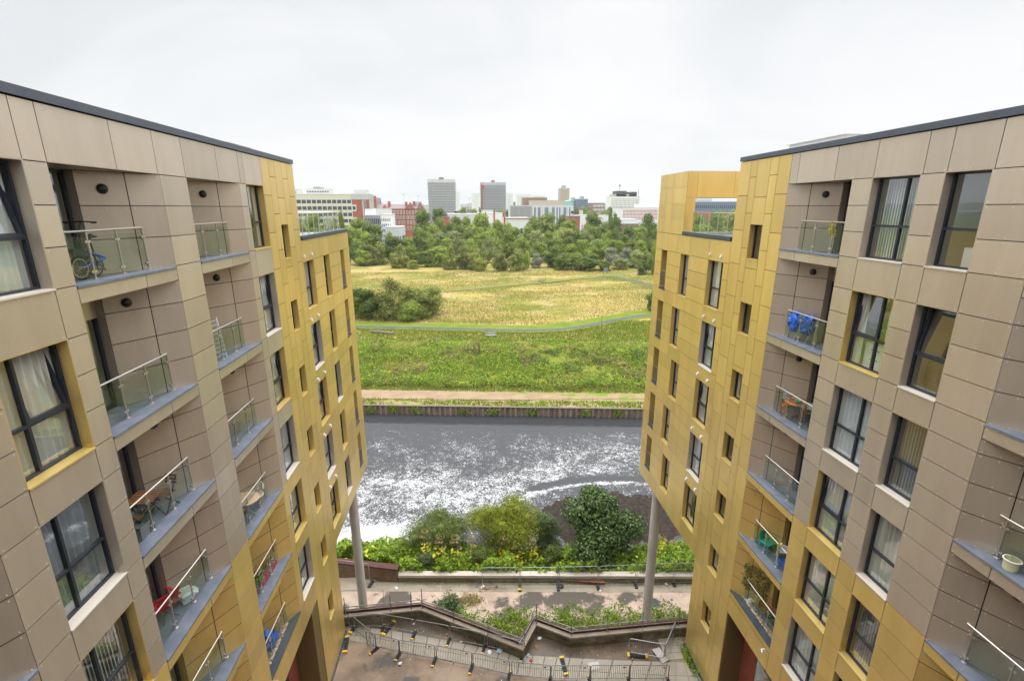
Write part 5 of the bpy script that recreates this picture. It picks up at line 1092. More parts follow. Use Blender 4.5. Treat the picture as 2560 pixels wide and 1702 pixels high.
# low white office blocks in front of the college
block('office_building', 'low white office block with grey window grid before the college', r11(845), r11(1050), v_(515), 300, 14, 'far_scaf', 5, 9, 'far_dark', .75, pier=.35, roofbox=[(0.05, .5, 3.3, 'far_white')])
block('office_building', 'taller white office end with ribbon windows before the college', r11(1042), r11(1165), v_(508), 290, 16, 'far_white', 7, 5, 'far_bluewin', .5, pier=.4)
block('office_building', 'small pale annex at the foot of the low white offices', r11(1095), r11(1290), v_(655), 282, 16, 'far_lgrey', 1, 6, 'far_bluewin', .5, pier=.4, side=1)
block('office_building', 'white flat roofed wing between the cream slab and the college', r11(880), r11(1145), v_(435), 380, 12, 'far_white', 3, 8, 'far_win', .35, pier=.5)
# scaffolded towers
def tower(label, u0, u1, vt, Y, depth, net, fl, bays, dark):
    t, W2, H2 = block('tower_block', label, u0, u1, vt, Y, depth, net)
    for k in range(fl):
        z = H2 * (k + 1) / (fl + 1); g = MB(); g.box((-W2 / 2 - .5, -1.0, z - .22), (W2 / 2 + .5, -.4, z + .22)); g.box((W2 / 2 + .01, -.399, z - .22), (W2 / 2 + .7, depth, z + .22)); g.build('scaffold_lift', 'far_scaf' if (k % dark == 0) else 'far_grey', t)
    for b in range(bays + 1):
        x = -W2 / 2 + W2 * b / bays; g = MB(); g.box((x - .12, -1.12, 0), (x + .12, -1.001, H2 + 1.2)); g.build('scaffold_pole', 'far_scaf', t)
    for k in range(fl): 
        z = H2 * (k + .45) / (fl + 1); g = MB(); g.box((-W2 / 2, -.06, z - .6), (W2 / 2, -.001, z + .6)); g.build('window_row', 'far_grey', t)
    return t, W2, H2
t, W2, H2 = tower('pale grey tower block wrapped in scaffolding, wider of the two', 1069, 1137, 450, 600, 24, 'far_net', 19, 22, 9)
g = MB(); g.box((-W2 * .1, 6, H2 + .5), (W2 * .08, 14, H2 + 3.4)); g.build('plant_room', 'far_brown', t)
t, W2, H2 = tower('dark grey tower block wrapped in scaffolding with red hoist', 1201, 1264, 457, 620, 24, 'far_net2', 18, 16, 3)
g = MB(); g.box((-W2 * .06, 6, H2 + .5), (W2 * .08, 14, H2 + 3.2)); g.build('plant_room', 'far_brown', t); g = MB(); g.box((-W2 / 2 + .8, -1.8, 0), (-W2 / 2 + 2.4, -1.13, H2 - 1)); g.build('hoist_mast', 'far_brick', t); g = MB(); g.box((-W2 / 2 + .4, -2.4, H2 - 6), (-W2 / 2 + 4.5, -1.81, H2 - 3)); g.build('hoist_cage', 'far_red', t)
block('tower_block', 'slim white tower right behind the pale scaffolded tower', 1138, 1150, 481, 760, 18, 'far_white', 15, 4, 'far_grey', .4, pier=1.2)
block('tower_block', 'white ribbed tower between the two scaffolded towers', 1179, 1200, 485, 760, 18, 'far_white', 15, 6, 'far_scaf', .45, pier=1.6)
block('tower_block', 'white tower touching the right side of the dark scaffolded tower', 1265, 1283, 484, 760, 18, 'far_white', 15, 5, 'far_scaf', .5, pier=1.2)
block('tower_block', 'white tower second to the right of the dark scaffolded tower', 1291, 1326, 487, 800, 18, 'far_white', 14, 9, 'far_scaf', .5, pier=1.4)
block('tower_block', 'white tower third to the right of the dark scaffolded tower', 1331, 1364, 489, 830, 18, 'far_white', 14, 9, 'far_scaf', .5, pier=1.4)
block('tower_block', 'tan tower block standing alone above the glass offices', 1401, 1424, 471, 820, 20, 'far_tan', 18, 6, 'far_wtan', .5, pier=1.2, roofbox=[(.3, .6, 4, 'far_scaf')])
block('tower_block', 'lower dark blue grey block right of the tan tower', 1423, 1445, 501, 850, 20, 'far_grey', 9, 6, 'far_dark', .5, pier=1.0, roofbox=[(.4, .7, 4, 'far_scaf')])
block('tower_block', 'higher dark blue grey block right of the tan tower', 1444, 1470, 498, 830, 20, 'far_blue', 10, 7, 'far_dark', .5, pier=1.0, roofbox=[(.4, .65, 4, 'far_scaf')])
block('office_building', 'small brown and white block between the grey towers and the white office', 1481, 1512, 508, 860, 20, 'far_brown', 5, 9, 'far_white', .6, pier=1.2)
block('house', 'pinkish low house right of the higher grey block', 1470, 1482, 508, 840, 20, 'far_brown', 4, 4, 'far_tan', .4, pier=1)
block('house', 'tiny dark house left of the second white tower', 1284, 1291, 506, 850, 12, 'far_brown', 3, 3, 'far_dark', .4, pier=.5)
block('house', 'small pale house on the skyline between the towers', 1155, 1166, 512, 900, 14, 'far_lgrey', 3, 4, 'far_dark', .4, pier=.6)
block('house', 'row of pale roofs right of the pale scaffolded tower', 1166, 1179, 516, 880, 14, 'far_tan', 2, 5, 'far_dark', .4, pier=.6)
# white office with dark base and mast
t, W2, H2 = block('office_building', 'white office block with dark upper plant floor and dish mast', 1527, 1600, 492, 700, 24, 'far_white', 7, 22, 'far_dark', .42, first=2.0, pier=.9, h0=20, roofbox=[(.1, .9, 3, 'far_tan'), (.2, .55, 7.5, 'far_dark'), (.64, .9, 6.2, 'far_dark')])
g = MB(); g.box((-W2 * .38, -.4, 3), (W2 / 2 + .3, -.17, 19.5)); g.build('dark_base', 'far_dark', t)
g = MB(); g.tube([(-W2 * .14, 10, H2 + 8), (-W2 * .14, 10, H2 + 17)], .35, 6); g.lathe((-W2 * .14, 10, H2 + 14), [(.3, 0), (2.0, 2), (2.2, 2.6), (.3, 3)], 8); g.build('mast', 'far_lgrey', t)
g = MB(); g.tube([(W2 * .48, 6, H2), (W2 * .48, 6, H2 + 10)], .3, 6); g.build('mast', 'far_dark', t)
# white building with red window slots
t, W2, H2 = block('office_building', 'white building with rows of slim red framed windows', r12(1780), r12(2240), v_(428), 420, 30, 'far_white')
for rrow, (za, zb2) in enumerate(((452, 482), (492, 522), (535, 570))):
    zA, zB = at(1000, v_(za), 420)[1] - ZG, at(1000, v_(zb2), 420)[1] - ZG
    for k in range(25):
        x = -W2 / 2 + W2 * (k + .6) / 28; g = MB(); g.box((x - .42, -.08, zB), (x + .42, -.001, zA)); f = g.build('window', 'far_red', t); g = MB(); g.box((x - .05, -.12, zB + .3), (x + .4, -.081, zA - .2)); g.build('pane', 'far_lgrey', f)
g = MB(); g.box((-W2 / 2 + W2 * .47, 3, H2 + .5), (W2 / 2 + 2, 20, H2 + 3.4)); g.build('upper_storey', 'far_white', t)
block('storage_building', 'low brown shed with grey roof in front of the red windowed building', r12(1750), r12(1960), v_(612), 360, 20, 'far_brown', roofbox=[(.05, 1, 3, 'far_lgrey')])
# glass office building
t, W2, H2 = block('office_building', 'long modern office with glass bays and vertical white fins', 1276, 1434, v_(400), 460, 26, 'far_lgrey')
for k in range(36):
    x = -W2 / 2 + W2 * .34 * k / 36; g = MB(); g.box((x + .0, -.9, 0), (x + .22, -.02, H2)); g.build('fin', 'far_white' if k % 2 else 'far_scaf', t)
for a, b in ((.375, .40), (.43, .475), (.54, .60), (.655, .70), (.73, .75), (.77, .79), (.84, .885), (.93, .95)): g = MB(); g.box((-W2 / 2 + W2 * a, -.1, 2), (-W2 / 2 + W2 * b, -.001, H2 - 1.5)); g.build('glass_bay', 'far_bluewin', t)
for a in (.36, .41, .42, .49, .52, .61, .64, .71, .76, .80, .83, .89, .92, .96): g = MB(); g.box((-W2 / 2 + W2 * a, -.5, 0), (-W2 / 2 + W2 * a + .45, -.02, H2)); g.build('fin', 'far_white', t)
g = MB(); g.box((-W2 * .2, 4, H2 + .5), (W2 * .36, 20, H2 + 5)); g.build('upper_storey', 'far_tan', t); g = MB(); g.box((-W2 * .285, 8, H2 + .6), (W2 * .1, 24, H2 + 7.5)); g.build('plant_room', 'far_brown', t)
g = MB(); g.add([(W2 * .34, 3, H2 + .5), (W2 * .5, 3, H2 + .5), (W2 * .5, 20, H2 + 5.5), (W2 * .40, 20, H2 + 4.5), (W2 * .40, 3.0, H2 + 4.0), (W2 * .5, 3.0, H2 + 5.5)], [(0, 1, 5, 4), (4, 5, 2, 3)]); g.build('green_roof', 'far_green', t)
for k in range(4): z = 3 + (H2 - 4) * k / 4; g = MB(); g.box((W2 * .46, -.62, z), (W2 * .5 + .02, -.51, z + 2.2)); g.build('window_row', 'far_win', t)
# low sheds
t, W2, H2 = block('retail_shed', 'white retail shed with red frame posts below the dark scaffolded tower', r12(60), r12(375), v_(492), 400, 20, 'far_white', 1, 1, 'far_lgrey', .4)
for a in (.31, .64, .98): g = MB(); g.box((-W2 / 2 + W2 * a - .5, -.6, 0), (-W2 / 2 + W2 * a + .5, -.02, H2 + 1)); g.build('red_post', 'far_red', t)
t, W2, H2 = block('retail_shed', 'white retail shed with red corner frame left of the glass offices', r12(383), r12(670), v_(548), 375, 20, 'far_white', 1, 5, 'far_win', .28, pier=2)
g = MB(); g.box((-W2 / 2 - .6, -.7, 0), (-W2 / 2 + .5, -.02, H2 + 1)); g.build('red_post', 'far_red', t); g = MB(); g.box((-W2 / 2 + .6, -.7, H2 - .1), (W2 / 2, -.02, H2 + .2)); g.build('red_beam', 'far_red', t)
block('retail_shed', 'red brick shed in front of the right end of the glass offices', r12(1150), r12(1275), v_(530), 390, 16, 'far_brick')
block('retail_shed', 'white sheds right of the red brick shed', r12(1245), r12(1400), v_(515), 420, 16, 'far_white', 1, 4, 'far_bluewin', .3, pier=2)
block('house', 'white house half hidden by the dark trees left of the red windowed building', r12(1545), r12(1610), v_(515), 400, 14, 'far_white', 2, 3, 'far_lgrey', .3, pier=1.2)
block('house', 'small cream house with tiled top among the far bright trees', r12(1265), r12(1310), v_(460), 540, 12, 'far_cream', 2, 3, 'far_dark', .3, pier=1.2, roofbox=[(.1, .9, 2, 'far_redroof')])
block('industrial_unit', 'long flat white roofs below the pale scaffolded tower', r11(1720), r11(2180), v_(500), 480, 40, 'far_lgrey', 1, 8, 'far_conc', .3, pier=3)
block('industrial_unit', 'dark low unit on the flat roofs below the pale scaffolded tower', r11(1915), r11(2055), v_(462), 560, 20, 'far_dark')
block('industrial_unit', 'low brick hall behind the trees below the pale scaffolded tower', r11(1760), r11(1850), v_(535), 430, 20, 'far_brick')
block('industrial_unit', 'white low terrace of units below the dark scaffolded tower', r12(60), r12(280), v_(455), 540, 14, 'far_white', 2, 12, 'far_grey', .35, pier=1.2)
# seen through the opening of the right roof terrace
block('warehouse', 'long blue grey warehouse seen through the right roof terrace', 1730, 1860, 505, 420, 30, 'far_blue', 5, 26, 'far_dark', .4, pier=.8)
block('warehouse', 'low brick works seen through the right roof terrace below the warehouse', 1725, 1860, 530, 380, 20, 'far_brick', 1, 14, 'far_dark', .4, pier=1)
block('tower_block', 'pale distant block over the warehouse in the right roof terrace', 1742, 1780, 497, 800, 20, 'far_lgrey', 8, 8, 'far_grey', .4, pier=1)
for u, vt, vb, lab in ((r11(1315), v_(262), 512, 'tall mast light left of the pale scaffolded tower, higher one'), (r11(1487), v_(282), 512, 'tall mast light beside the right gable of the college'), (r11(2092), v_(308), 520, 'thin mast light between the scaffolded towers')):
    x, z = at(u, vt, 560); t = thing('mast_light', lab, 'lamp post', (x, 560, ZG)); q = MB(); q.tube([(0, 0, 0), (0, 0, z - ZG)], [.35, .2], 6); q.build('pole', 'far_lgrey', t); q = MB(); q.box((-1.6, -.2, z - ZG - .5), (1.6, .2, z - ZG)); q.build('lamp_head', 'far_grey', t)
# meadow furniture
M['wood'] = mat('weathered_wood', (.13, .10, .08), .85, c2=(.2, .17, .14), nscale=4); M['teak'] = mat('teak_slats', (.30, .13, .045), .55, c2=(.2, .08, .03), nscale=5); M['metal'] = mat('black_metal', (.03, .03, .032), .45, .4)
t = thing('park_bench', 'grey slatted park bench facing the river between path and far bank', 'bench', (3.9, 95.6, ZF + .1)); q = MB()
for i in range(4): q.box((-1.1, -.28 + i * .15, .44), (1.1, -.16 + i * .15, .48))
q.build('seat', M['far_grey'], t); q = MB()
for i in range(3): q.box((-1.1, .36, .58 + i * .15), (1.1, .40, .69 + i * .15))
q.build('backrest', M['far_grey'], t)
for x in (-.9, .9):
    q = MB(); q.bar((x, -.25, 0), (x, -.25, .44), .06, .06); q.bar((x, .3, 0), (x, .42, 1.05), .06, .06); q.bar((x, -.25, .42), (x, .33, .42), .06, .05); q.build('leg', 'metal', t)
t = thing('picnic_table', 'dark picnic table beside the far gravel path on the meadow', 'table', (25.3, 170.5, ZF + .1)); q = MB(); q.box((-1.3, -.4, .72), (1.3, .4, .8)); q.build('table_top', 'wood', t)
for y in (-.8, .8): q = MB(); q.box((-1.3, y - .14, .42), (1.3, y + .14, .48)); q.build('seat', 'wood', t)
for x in (-.8, .8): q = MB(); q.bar((x, -.75, 0), (x, .3, .72), .08, .08); q.bar((x, .75, 0), (x, -.3, .72), .08, .08); q.build('leg', 'wood', t)
for x, y, a, L, lab in ((-20.2, 101.3, -.25, 2.6, 'felled log left of the other, on the grass below the path'), (-17.7, 100.1, -.5, 3.0, 'thicker felled log right of the other, on the grass below the path')):
    t = thing('log', lab, 'log', (x, y, ZF + .1), a); q = MB(); q.tube([(-L / 2, 0, .25), (0, .03, .27), (L / 2, 0, .24)], [.27, .3, .25], 10); q.tube([(.3, 0, .4), (.5, .3, .7)], [.09, .06], 6); q.build('trunk', 'wood', t)
t = thing('information_board', 'small blue information board at the far path junction', 'sign', (54.3, 191, ZF + .1)); q = MB(); q.box((-.9, -.05, 1.0), (.9, .05, 2.2)); q.build('panel', 'far_blue', t)
for x in (-.7, .7): q = MB(); q.tube([(x, .08, 0), (x, .08, 2.2)], .06, 6); q.build('post', 'metal', t)

# ------------------------------------------------------------------ barriers, fences, litter
def make_barrier(label):
    t = thing('pedestrian_barrier', label, 'barrier', (0, 0, 0)); L, Hb = 1.98, 1.0; q = MB(); r = .1; P = []
    for cx, cz, a0 in ((L - r, Hb - r, 0), (r, Hb - r, 90), (r, .14 + r, 180), (L - r, .14 + r, 270)):
        for k in range(4): a = R(a0 + k * 30); P.append((cx + r * math.cos(a), 0, cz + r * math.sin(a)))
    q.tube(P, .023, 7, closed=True); q.build('frame', 'tubeg', t); q = MB()
    for i in range(19): x = .1 + (L - .2) * (i + .5) / 19; q.tube([(x, 0, .15), (x, 0, .99)], .0085, 5)
    q.build('bars', 'tubeg', t)
    q = MB()
    for x in (.03, L - .03): q.tube([(x, 0, .0), (x, 0, .4)], .016, 6)
    q.build('spigot', 'galv', t)
    q = MB(); q.box((L - .32, -.025, .84), (L - .2, -.018, .9)); q.build('tag_plate', 'rubber', t)
    q = MB(); q.box((L - .08, -.38, .0), (L + .08, .16, .07)); 
    for y in (-.3, -.17, .05): q.box((L - .055, y - .045, .07), (L + .055, y + .045, .1))
    f = q.build('foot', 'rubber', t); q = MB(); q.box((L - .08, -.45, .0), (L + .08, -.381, .085)); q.build('end_block', 'yellow', f); q = MB(); q.box((L - .08, .161, .0), (L + .08, .22, .085)); q.build('end_block', 'yellow', f)
    return t
proto = None
def place(a, b, label, group, flip=False):
    global proto
    a, b = Vector(a), Vector(b); d = b - a; rz = math.atan2(d.y, d.x)
    if proto is None: proto = make_barrier(label); proto.location = (a.x, a.y, ZC + .01); proto.rotation_euler = (0, 0, rz); proto['group'] = group; return proto
    return dup(proto, (a.x, a.y, ZC + .01), rz, label, group)
ord_ = ['first', 'second', 'third', 'fourth', 'fifth', 'sixth', 'seventh', 'eighth', 'ninth', 'tenth']
lowr = [(-6.22, 22.05), (-4.32, 21.34), (-2.31, 20.83), (-.35, 20.22), (1.65, 19.54), (3.64, 19.13), (5.66, 18.95), (7.68, 18.8), (9.7, 18.6)]
for i, (a, b) in enumerate(zip(lowr, lowr[1:])): place(a, b, f'grey barrier, {ord_[i]} from the left in the front row along the paving', 'barriers along the courtyard side of the paving')
upr = [(-7.5, 23.38), (-5.58, 23.18), (-3.57, 22.6), (-1.59, 22.0), (.43, 21.33), (2.3, 20.72)]
for i, (a, b) in enumerate(zip(upr, upr[1:])): place(a, b, f'grey barrier, {ord_[i]} from the left in the row nearest the zigzag wall', 'barriers between the paving and the zigzag wall')
place((-7.14, 23.12), (-5.75, 21.85), 'grey pedestrian barrier closing the paving diagonally by the left building', 'barriers closing the paving')
def bigbarrier(label, a, b):
    t = thing('crowd_barrier', label, 'barrier', (a[0], a[1], ZC + .01), math.atan2(b[1] - a[1], b[0] - a[0])); L = math.hypot(b[0] - a[0], b[1] - a[1]); q = MB(); r = .12; P = []
    for cx, cz, a0 in ((L - r, 1.1 - r, 0), (r, 1.1 - r, 90), (r, .2 + r, 180), (L - r, .2 + r, 270)):
        for k in range(4): an = R(a0 + k * 30); P.append((cx + r * math.cos(an), 0, cz + r * math.sin(an)))
    q.tube(P, .024, 8, closed=True); q.build('frame', 'galv', t); q = MB()
    for i in range(int(L / .12)): x = .08 + (L - .16) * (i + .5) / int(L / .12); q.tube([(x, 0, .2), (x, 0, 1.09)], .005, 4)
    q.build('bars', 'galv', t)
    for x in (.2, L - .2): q = MB(); q.tube([(x, 0, .2), (x, 0, .02)], .02, 6); q.tube([(x, -.28, .02), (x, .28, .02)], .016, 6); q.build('leg', 'galv', t)
bigbarrier('steel crowd barrier lying across the wet ground near the right building', (8.1, 20.25), (9.85, 19.72)); bigbarrier('steel crowd barrier running towards the zigzag wall by the right building', (9.92, 19.75), (11.05, 21.15))
def loosefoot(x, y, a, label):
    t = thing('barrier_foot', label, 'barrier foot', (x, y, ZC + .01), a); q = MB(); q.box((-.11, -.42, 0), (.11, .42, .08))
    for yy_ in (-.3, -.1, .1, .3): q.box((-.075, yy_ - .06, .08), (.075, yy_ + .06, .11))
    q.build('foot', 'rubber', t); q = MB(); q.box((-.12, -.54, 0), (.12, -.421, .12)); q.build('end_block', 'yellow', t); q = MB(); q.box((-.12, .421, 0), (.12, .54, .12)); q.build('end_block', 'yellow', t)
loosefoot(8.55, 20.1, 1.4, 'loose black barrier foot with yellow ends inside the fallen crowd barrier'); loosefoot(4.45, 19.85, .05, 'loose black barrier foot on the wet ground in the zigzag corner'); loosefoot(-7.4, 22.2, .1, 'loose black barrier foot against the left building'); loosefoot(-7.15, 23.4, -.4, 'loose black barrier foot behind the diagonal barrier'); loosefoot(-5.2, 23.1, -.5, 'loose black barrier foot behind the upper barrier row')
def meshfence(label, a, b, z=ZP, h=2.0):
    t = thing('mesh_fence_panel', label, 'fence', (a[0], a[1], z), math.atan2(b[1] - a[1], b[0] - a[0]), 'temporary mesh fence panels on the promenade'); L = math.hypot(b[0] - a[0], b[1] - a[1]) - .06
    q = MB(); q.tube([(.03, 0, .06), (.03, 0, h - .1), (.13, 0, h), (L - .13, 0, h), (L - .03, 0, h - .1), (L - .03, 0, .06)], .022, 7); q.tube([(.03, 0, .16), (L - .03, 0, .16)], .018, 6); q.build('frame', 'galv', t)
    q = MB(); n = int(L / .16)
    for i in range(1, n): x = L * i / n; q.tube([(x, 0, .16), (x, 0, h)], .0022, 3)
    for i in range(1, 6): zz_ = .16 + (h - .16) * i / 6; q.tube([(.03, 0, zz_), (L - .03, 0, zz_)], .0022, 3)
    q.build('mesh', 'galv', t)
    q = MB(); q.box((L - .1, -.36, 0), (L + .14, .36, .12)); q.box((L - .04, -.2, .12), (L + .08, .2, .15)); q.build('foot', 'rubber', t); return t
hf = [(.33, 32.15), (3.39, 31.9), (6.45, 31.68), (9.65, 31.5), (12.72, 31.4), (15.84, 31.3), (18.9, 31.1)]
for i, (a, b) in enumerate(zip(hf, hf[1:])): meshfence(f'mesh fence panel in front of the river parapet, {ord_[i]} from the left', a, b)
meshfence('mesh fence panel leaning before the rusty wall left of the left column', (-11.4, 34.1), (-8.6, 33.35)); meshfence('mesh fence panel behind the weeds by the left column', (-10.2, 30.7), (-7.0, 30.6))
t = thing('steel_beam', 'rusty orange steel beam lying by the river parapet', 'beam', (8.7, 32.0, ZP + .02), -.17); q = MB(); L = 1.55
q.box((-L, -.18, 0), (L, .18, .04)); q.box((-L, -.03, .041), (L, .03, .25)); q.box((-L, -.18, .251), (L, .18, .29)); q.build('beam', 'rust2', t)
t = thing('manhole_cover', 'grey manhole cover beside the right concrete column', 'manhole cover', (13.5, 29.5, ZP + .01)); q = MB(); q.lathe((0, 0, 0), [(.55, 0), (.55, .03), (.5, .04)], 20); q.build('rim', 'tubeg', t); q = MB(); q.lathe((0, 0, .035), [(.48, 0), (.47, .02)], 20); q.build('lid', 'metal', t)
t = thing('drain_cover', 'square drain cover in the wet ground of the courtyard', 'drain cover', (6.05, 19.75, ZC + .005), .05); q = MB(); q.box((-.35, -.27, 0), (.35, .27, .02)); q.build('rim', 'flag', t); q = MB(); q.box((-.29, -.21, .021), (.29, .21, .03)); q.build('lid', 'concrete', t)
t = thing('concrete_slab', 'broken pale slab leaning inside the fallen crowd barrier', 'slab', (9.75, 20.0, ZC + .02), .5); q = MB(); q.add([(-.25, -.4, .0), (.2, -.45, 0), (.3, .3, .1), (-.15, .42, .12), (-.25, -.4, .06), (.2, -.45, .06), (.3, .3, .16), (-.15, .42, .18)], [(0, 3, 2, 1), (4, 5, 6, 7), (0, 1, 5, 4), (1, 2, 6, 5), (2, 3, 7, 6), (3, 0, 4, 7)]); q.build('slab', 'concrete', t)
LC = {'white': (.7, .7, .68), 'blue': (.03, .15, .45), 'brown': (.35, .2, .1), 'pale blue': (.35, .5, .6), 'red': (.5, .05, .04), 'green': (.1, .35, .15), 'black': (.02, .02, .02), 'yellow': (.7, .5, .03)}
for k_, c in LC.items(): M['lit_' + k_] = mat('litter_' + k_.replace(' ', '_'), c, .6)
def crumple(name, label, cat, x, y, z, r, c, sq=.55):
    import bmesh
    v, f = ico((0, 0, r * sq * .8), (r, r * .8, r * sq), 2, .35); me = bpy.data.meshes.new(name); me.from_pydata(v.tolist(), [], f); me.materials.append(M['lit_' + c]); o = link(name, me); o.location = (x, y, z); o.rotation_euler = (0, 0, random.random() * 6); o['label'] = label; o['category'] = cat; return o
for x, y, z, r, c, nm, lab in ((3.3, 31.75, ZP, .22, 'yellow', 'sandbag', 'yellow sack on the fence foot by the river parapet'), (.75, 32.1, ZP, .2, 'brown', 'sandbag', 'tan sack left of the yellow one by the parapet'), (.4, 32.25, ZP, .2, 'white', 'plastic_bag', 'white bag heap beside the tan sack'), (-.1, 32.4, ZP, .15, 'blue', 'plastic_bag', 'blue bag by the parapet left of the white heap'), (1.5, 32.2, ZP, .16, 'black', 'bucket', 'dark lump beside the tan sack'), (6.7, 31.75, ZP, .3, 'black', 'rubber_block', 'black fence foot block lying by the parapet'),
        (-6.5, 32.7, ZP, .2, 'white', 'stone', 'pale stone at the end of the rusty wall'), (9.7, 31.1, ZP, .13, 'white', 'paper_cup', 'white cup on the wet promenade near the beam'), (15.2, 31.3, ZP, .18, 'white', 'plastic_bag', 'white rubbish at the parapet right of the right column'), (15.7, 31.5, ZP, .14, 'pale blue', 'plastic_bag', 'pale blue rubbish at the parapet right of the right column'), (15.0, 29.7, ZP, .13, 'blue', 'bottle_cap', 'small blue cover on the promenade right of the right column'), (12.2, 29.9, ZP, .1, 'black', 'stone', 'small black lump left of the right column'),
        (.55, 21.0, ZC, .2, 'white', 'plastic_bag', 'white rubbish under the fifth upper barrier'), (1.1, 21.05, ZC, .22, 'pale blue', 'plastic_bag', 'turquoise rubbish against the zigzag wall foot'), (.55, 21.4, ZC, .13, 'red', 'carton', 'red and white carton by the barrier foot'), (2.65, 20.65, ZC, .16, 'pale blue', 'plastic_bag', 'pale bag in the zigzag wall corner'), (2.3, 20.3, ZC, .14, 'blue', 'plastic_bag', 'blue rubbish at the point of the zigzag wall'), (2.75, 20.35, ZC, .14, 'red', 'carton', 'red carton at the point of the zigzag wall'), (3.15, 21.15, ZC, .14, 'brown', 'carton', 'brown carton along the inner zigzag wall'), (3.4, 21.65, ZC, .16, 'white', 'plastic_bag', 'white bag in the inner corner of the zigzag wall'), (4.3, 19.85, ZC, .14, 'pale blue', 'plastic_bag', 'pale bag beside the loose foot on the wet ground'), (-4.25, 20.75, ZC, .16, 'white', 'paper_sheet', 'white paper below the second lower barrier'), (-1.0, 21.85, ZC, .12, 'white', 'paper_sheet', 'white paper behind the third upper barrier'), (6.95, 19.3, ZC, .05, 'white', 'paper_scrap', 'white scrap on the ground right of the drain cover'), (-3.8, 23.3, ZC, .09, 'white', 'paper_scrap', 'white scrap below the left end of the zigzag coping')):
    crumple(nm, lab, nm.replace('_', ' '), x, y, z, r * .75, c)
g = MB(); rr_ = random.Random(4)
for i in range(150):
    a = rr_.random()
    if a < .5: x, y, z = rr_.uniform(-7, 9), 0, ZC; y = np.interp(x, [p[0] for p in upr], [p[1] for p in upr]) + rr_.uniform(-.1, 1.0) if x < 2 else rr_.uniform(19.7, 20.9)
    elif a < .7: x = rr_.uniform(-7, 9); y = np.interp(x, [p[0] for p in lowr], [p[1] for p in lowr]) - rr_.uniform(0, 2); z = ZC
    else: x = rr_.uniform(-6, 17); y = yp(x) - rr_.random() ** 2 * 2.6 - .1; z = ZP + .012
    s = rr_.uniform(.010, .034); g.obox((x, float(y), z + s * .6), (s, 0, 0), (0, s, .2 * s), (0, 0, s * .5), rr_.choice([0, 1, 1, 2, 2, 2]))
stuff(g.build('debris', ['lit_white', 'concrete', 'metal']), 'small scattered debris and paper scraps on the wet ground')

# ------------------------------------------------------------------ things on the balconies
BZ = lambda k: (21.65 if k == 1 else BOT[k] - .02) - .03
M['blue'] = mat('blue_paint', (.015, .10, .42), .3, c2=(.012, .08, .35), nscale=4); M['tyre'] = mat('tyre', (.015, .015, .015), .8); M['redcl'] = mat('red_canvas', (.52, .018, .03), .8); M['wicker'] = mat('wicker', (.60, .47, .30), .8, c2=(.4, .29, .17), nscale=30); M['orangew'] = mat('orange_wood', (.45, .17, .05), .5, c2=(.35, .12, .03), nscale=6); M['gpl'] = mat('green_plastic', (.02, .36, .24), .45); M['wpl'] = mat('white_plastic', (.78, .78, .76), .4); M['bpl'] = mat('blue_plastic', (.015, .12, .55), .4); M['grpl'] = mat('grey_planter', (.16, .17, .18), .6); M['cloth'] = mat('pale_cloth', (.6, .63, .58), .9)
# folding bicycle
t = thing('folding_bicycle', 'blue folding bicycle with black saddle on the top left balcony', 'bicycle', (-8.27, 11.52, BZ(1)), R(86))
def wheel(p, r):
    q = MB(); q.tube([(p[0] + r * math.cos(a), p[1], p[2] + r * math.sin(a)) for a in np.linspace(0, 2 * math.pi, 28)[:-1]], .022, 7, closed=True); wo_ = q.build('wheel', 'tyre', t)
    q = MB(); q.tube([(p[0] + (r - .03) * math.cos(a), p[1], p[2] + (r - .03) * math.sin(a)) for a in np.linspace(0, 2 * math.pi, 28)[:-1]], .012, 5, closed=True); q.build('rim', 'steel', wo_)
    q = MB()
    for a in np.linspace(0, math.pi * 2, 15)[:-1]: q.tube([p, (p[0] + (r - .03) * math.cos(a), p[1], p[2] + (r - .03) * math.sin(a))], .0035, 3)
    q.lathe((p[0], p[1], p[2] - .03), [(.03, 0), (.03, .06)], 8); q.build('spokes', 'steel', wo_)
wheel((-.42, 0, .25), .225); wheel((.15, .16, .25), .225)
q = MB(); q.tube([(-.42, -.05, .25), (-.1, -.04, .33), (.28, 0, .40)], [.02, .028, .032], 8); q.tube([(-.15, 0, .58), (.28, 0, .41)], .03, 8); q.tube([(.28, 0, .41), (.02, 0, .26)], .024, 8); q.tube([(-.42, .05, .25), (.02, .03, .27)], .016, 6); q.build('frame', 'blue', t)
q = MB(); q.tube([(.03, 0, .26), (-.02, 0, .86)], .018, 8); q.build('seat_post', 'metal', t)
q = MB(); q.lathe((-.02, 0, .86), [(.05, 0), (.09, .03), (.06, .06)], 10); q.tube([(.02, 0, .9), (.17, 0, .88)], [.05, .022], 8); q.build('saddle', 'rubber', t)
q = MB(); q.tube([(-.2, .1, .5), (-.12, .1, 1.02), (-.02, .1, 1.2)], .017, 8); q.tube([(-.05, -.16, 1.2), (-.02, .1, 1.21), (-.05, .36, 1.19)], .014, 7); q.build('handlebar', 'metal', t)
for y in (-.2, .4): q = MB(); q.tube([(-.05, y - .05, 1.19), (-.05, y + .06, 1.19)], .02, 8); q.build('grip', 'rubber', t)
q = MB(); q.tube([(.02 + .09 * math.cos(a), -.07, .26 + .09 * math.sin(a)) for a in np.linspace(0, 6.28, 18)[:-1]], .01, 5, closed=True); q.bar((.02, -.1, .26), (.12, -.1, .14), .02, .02); q.bar((.02, -.09, .26), (-.08, -.09, .38), .02, .02); q.build('crank', 'metal', t)
q = MB(); q.box((-.62, -.1, .52), (-.3, .1, .66)); q.build('pannier', 'rubber', t); q = MB(); q.box((-.66, -.04, .5), (-.621, .04, .57)); q.build('rear_light', 'redcl', t)
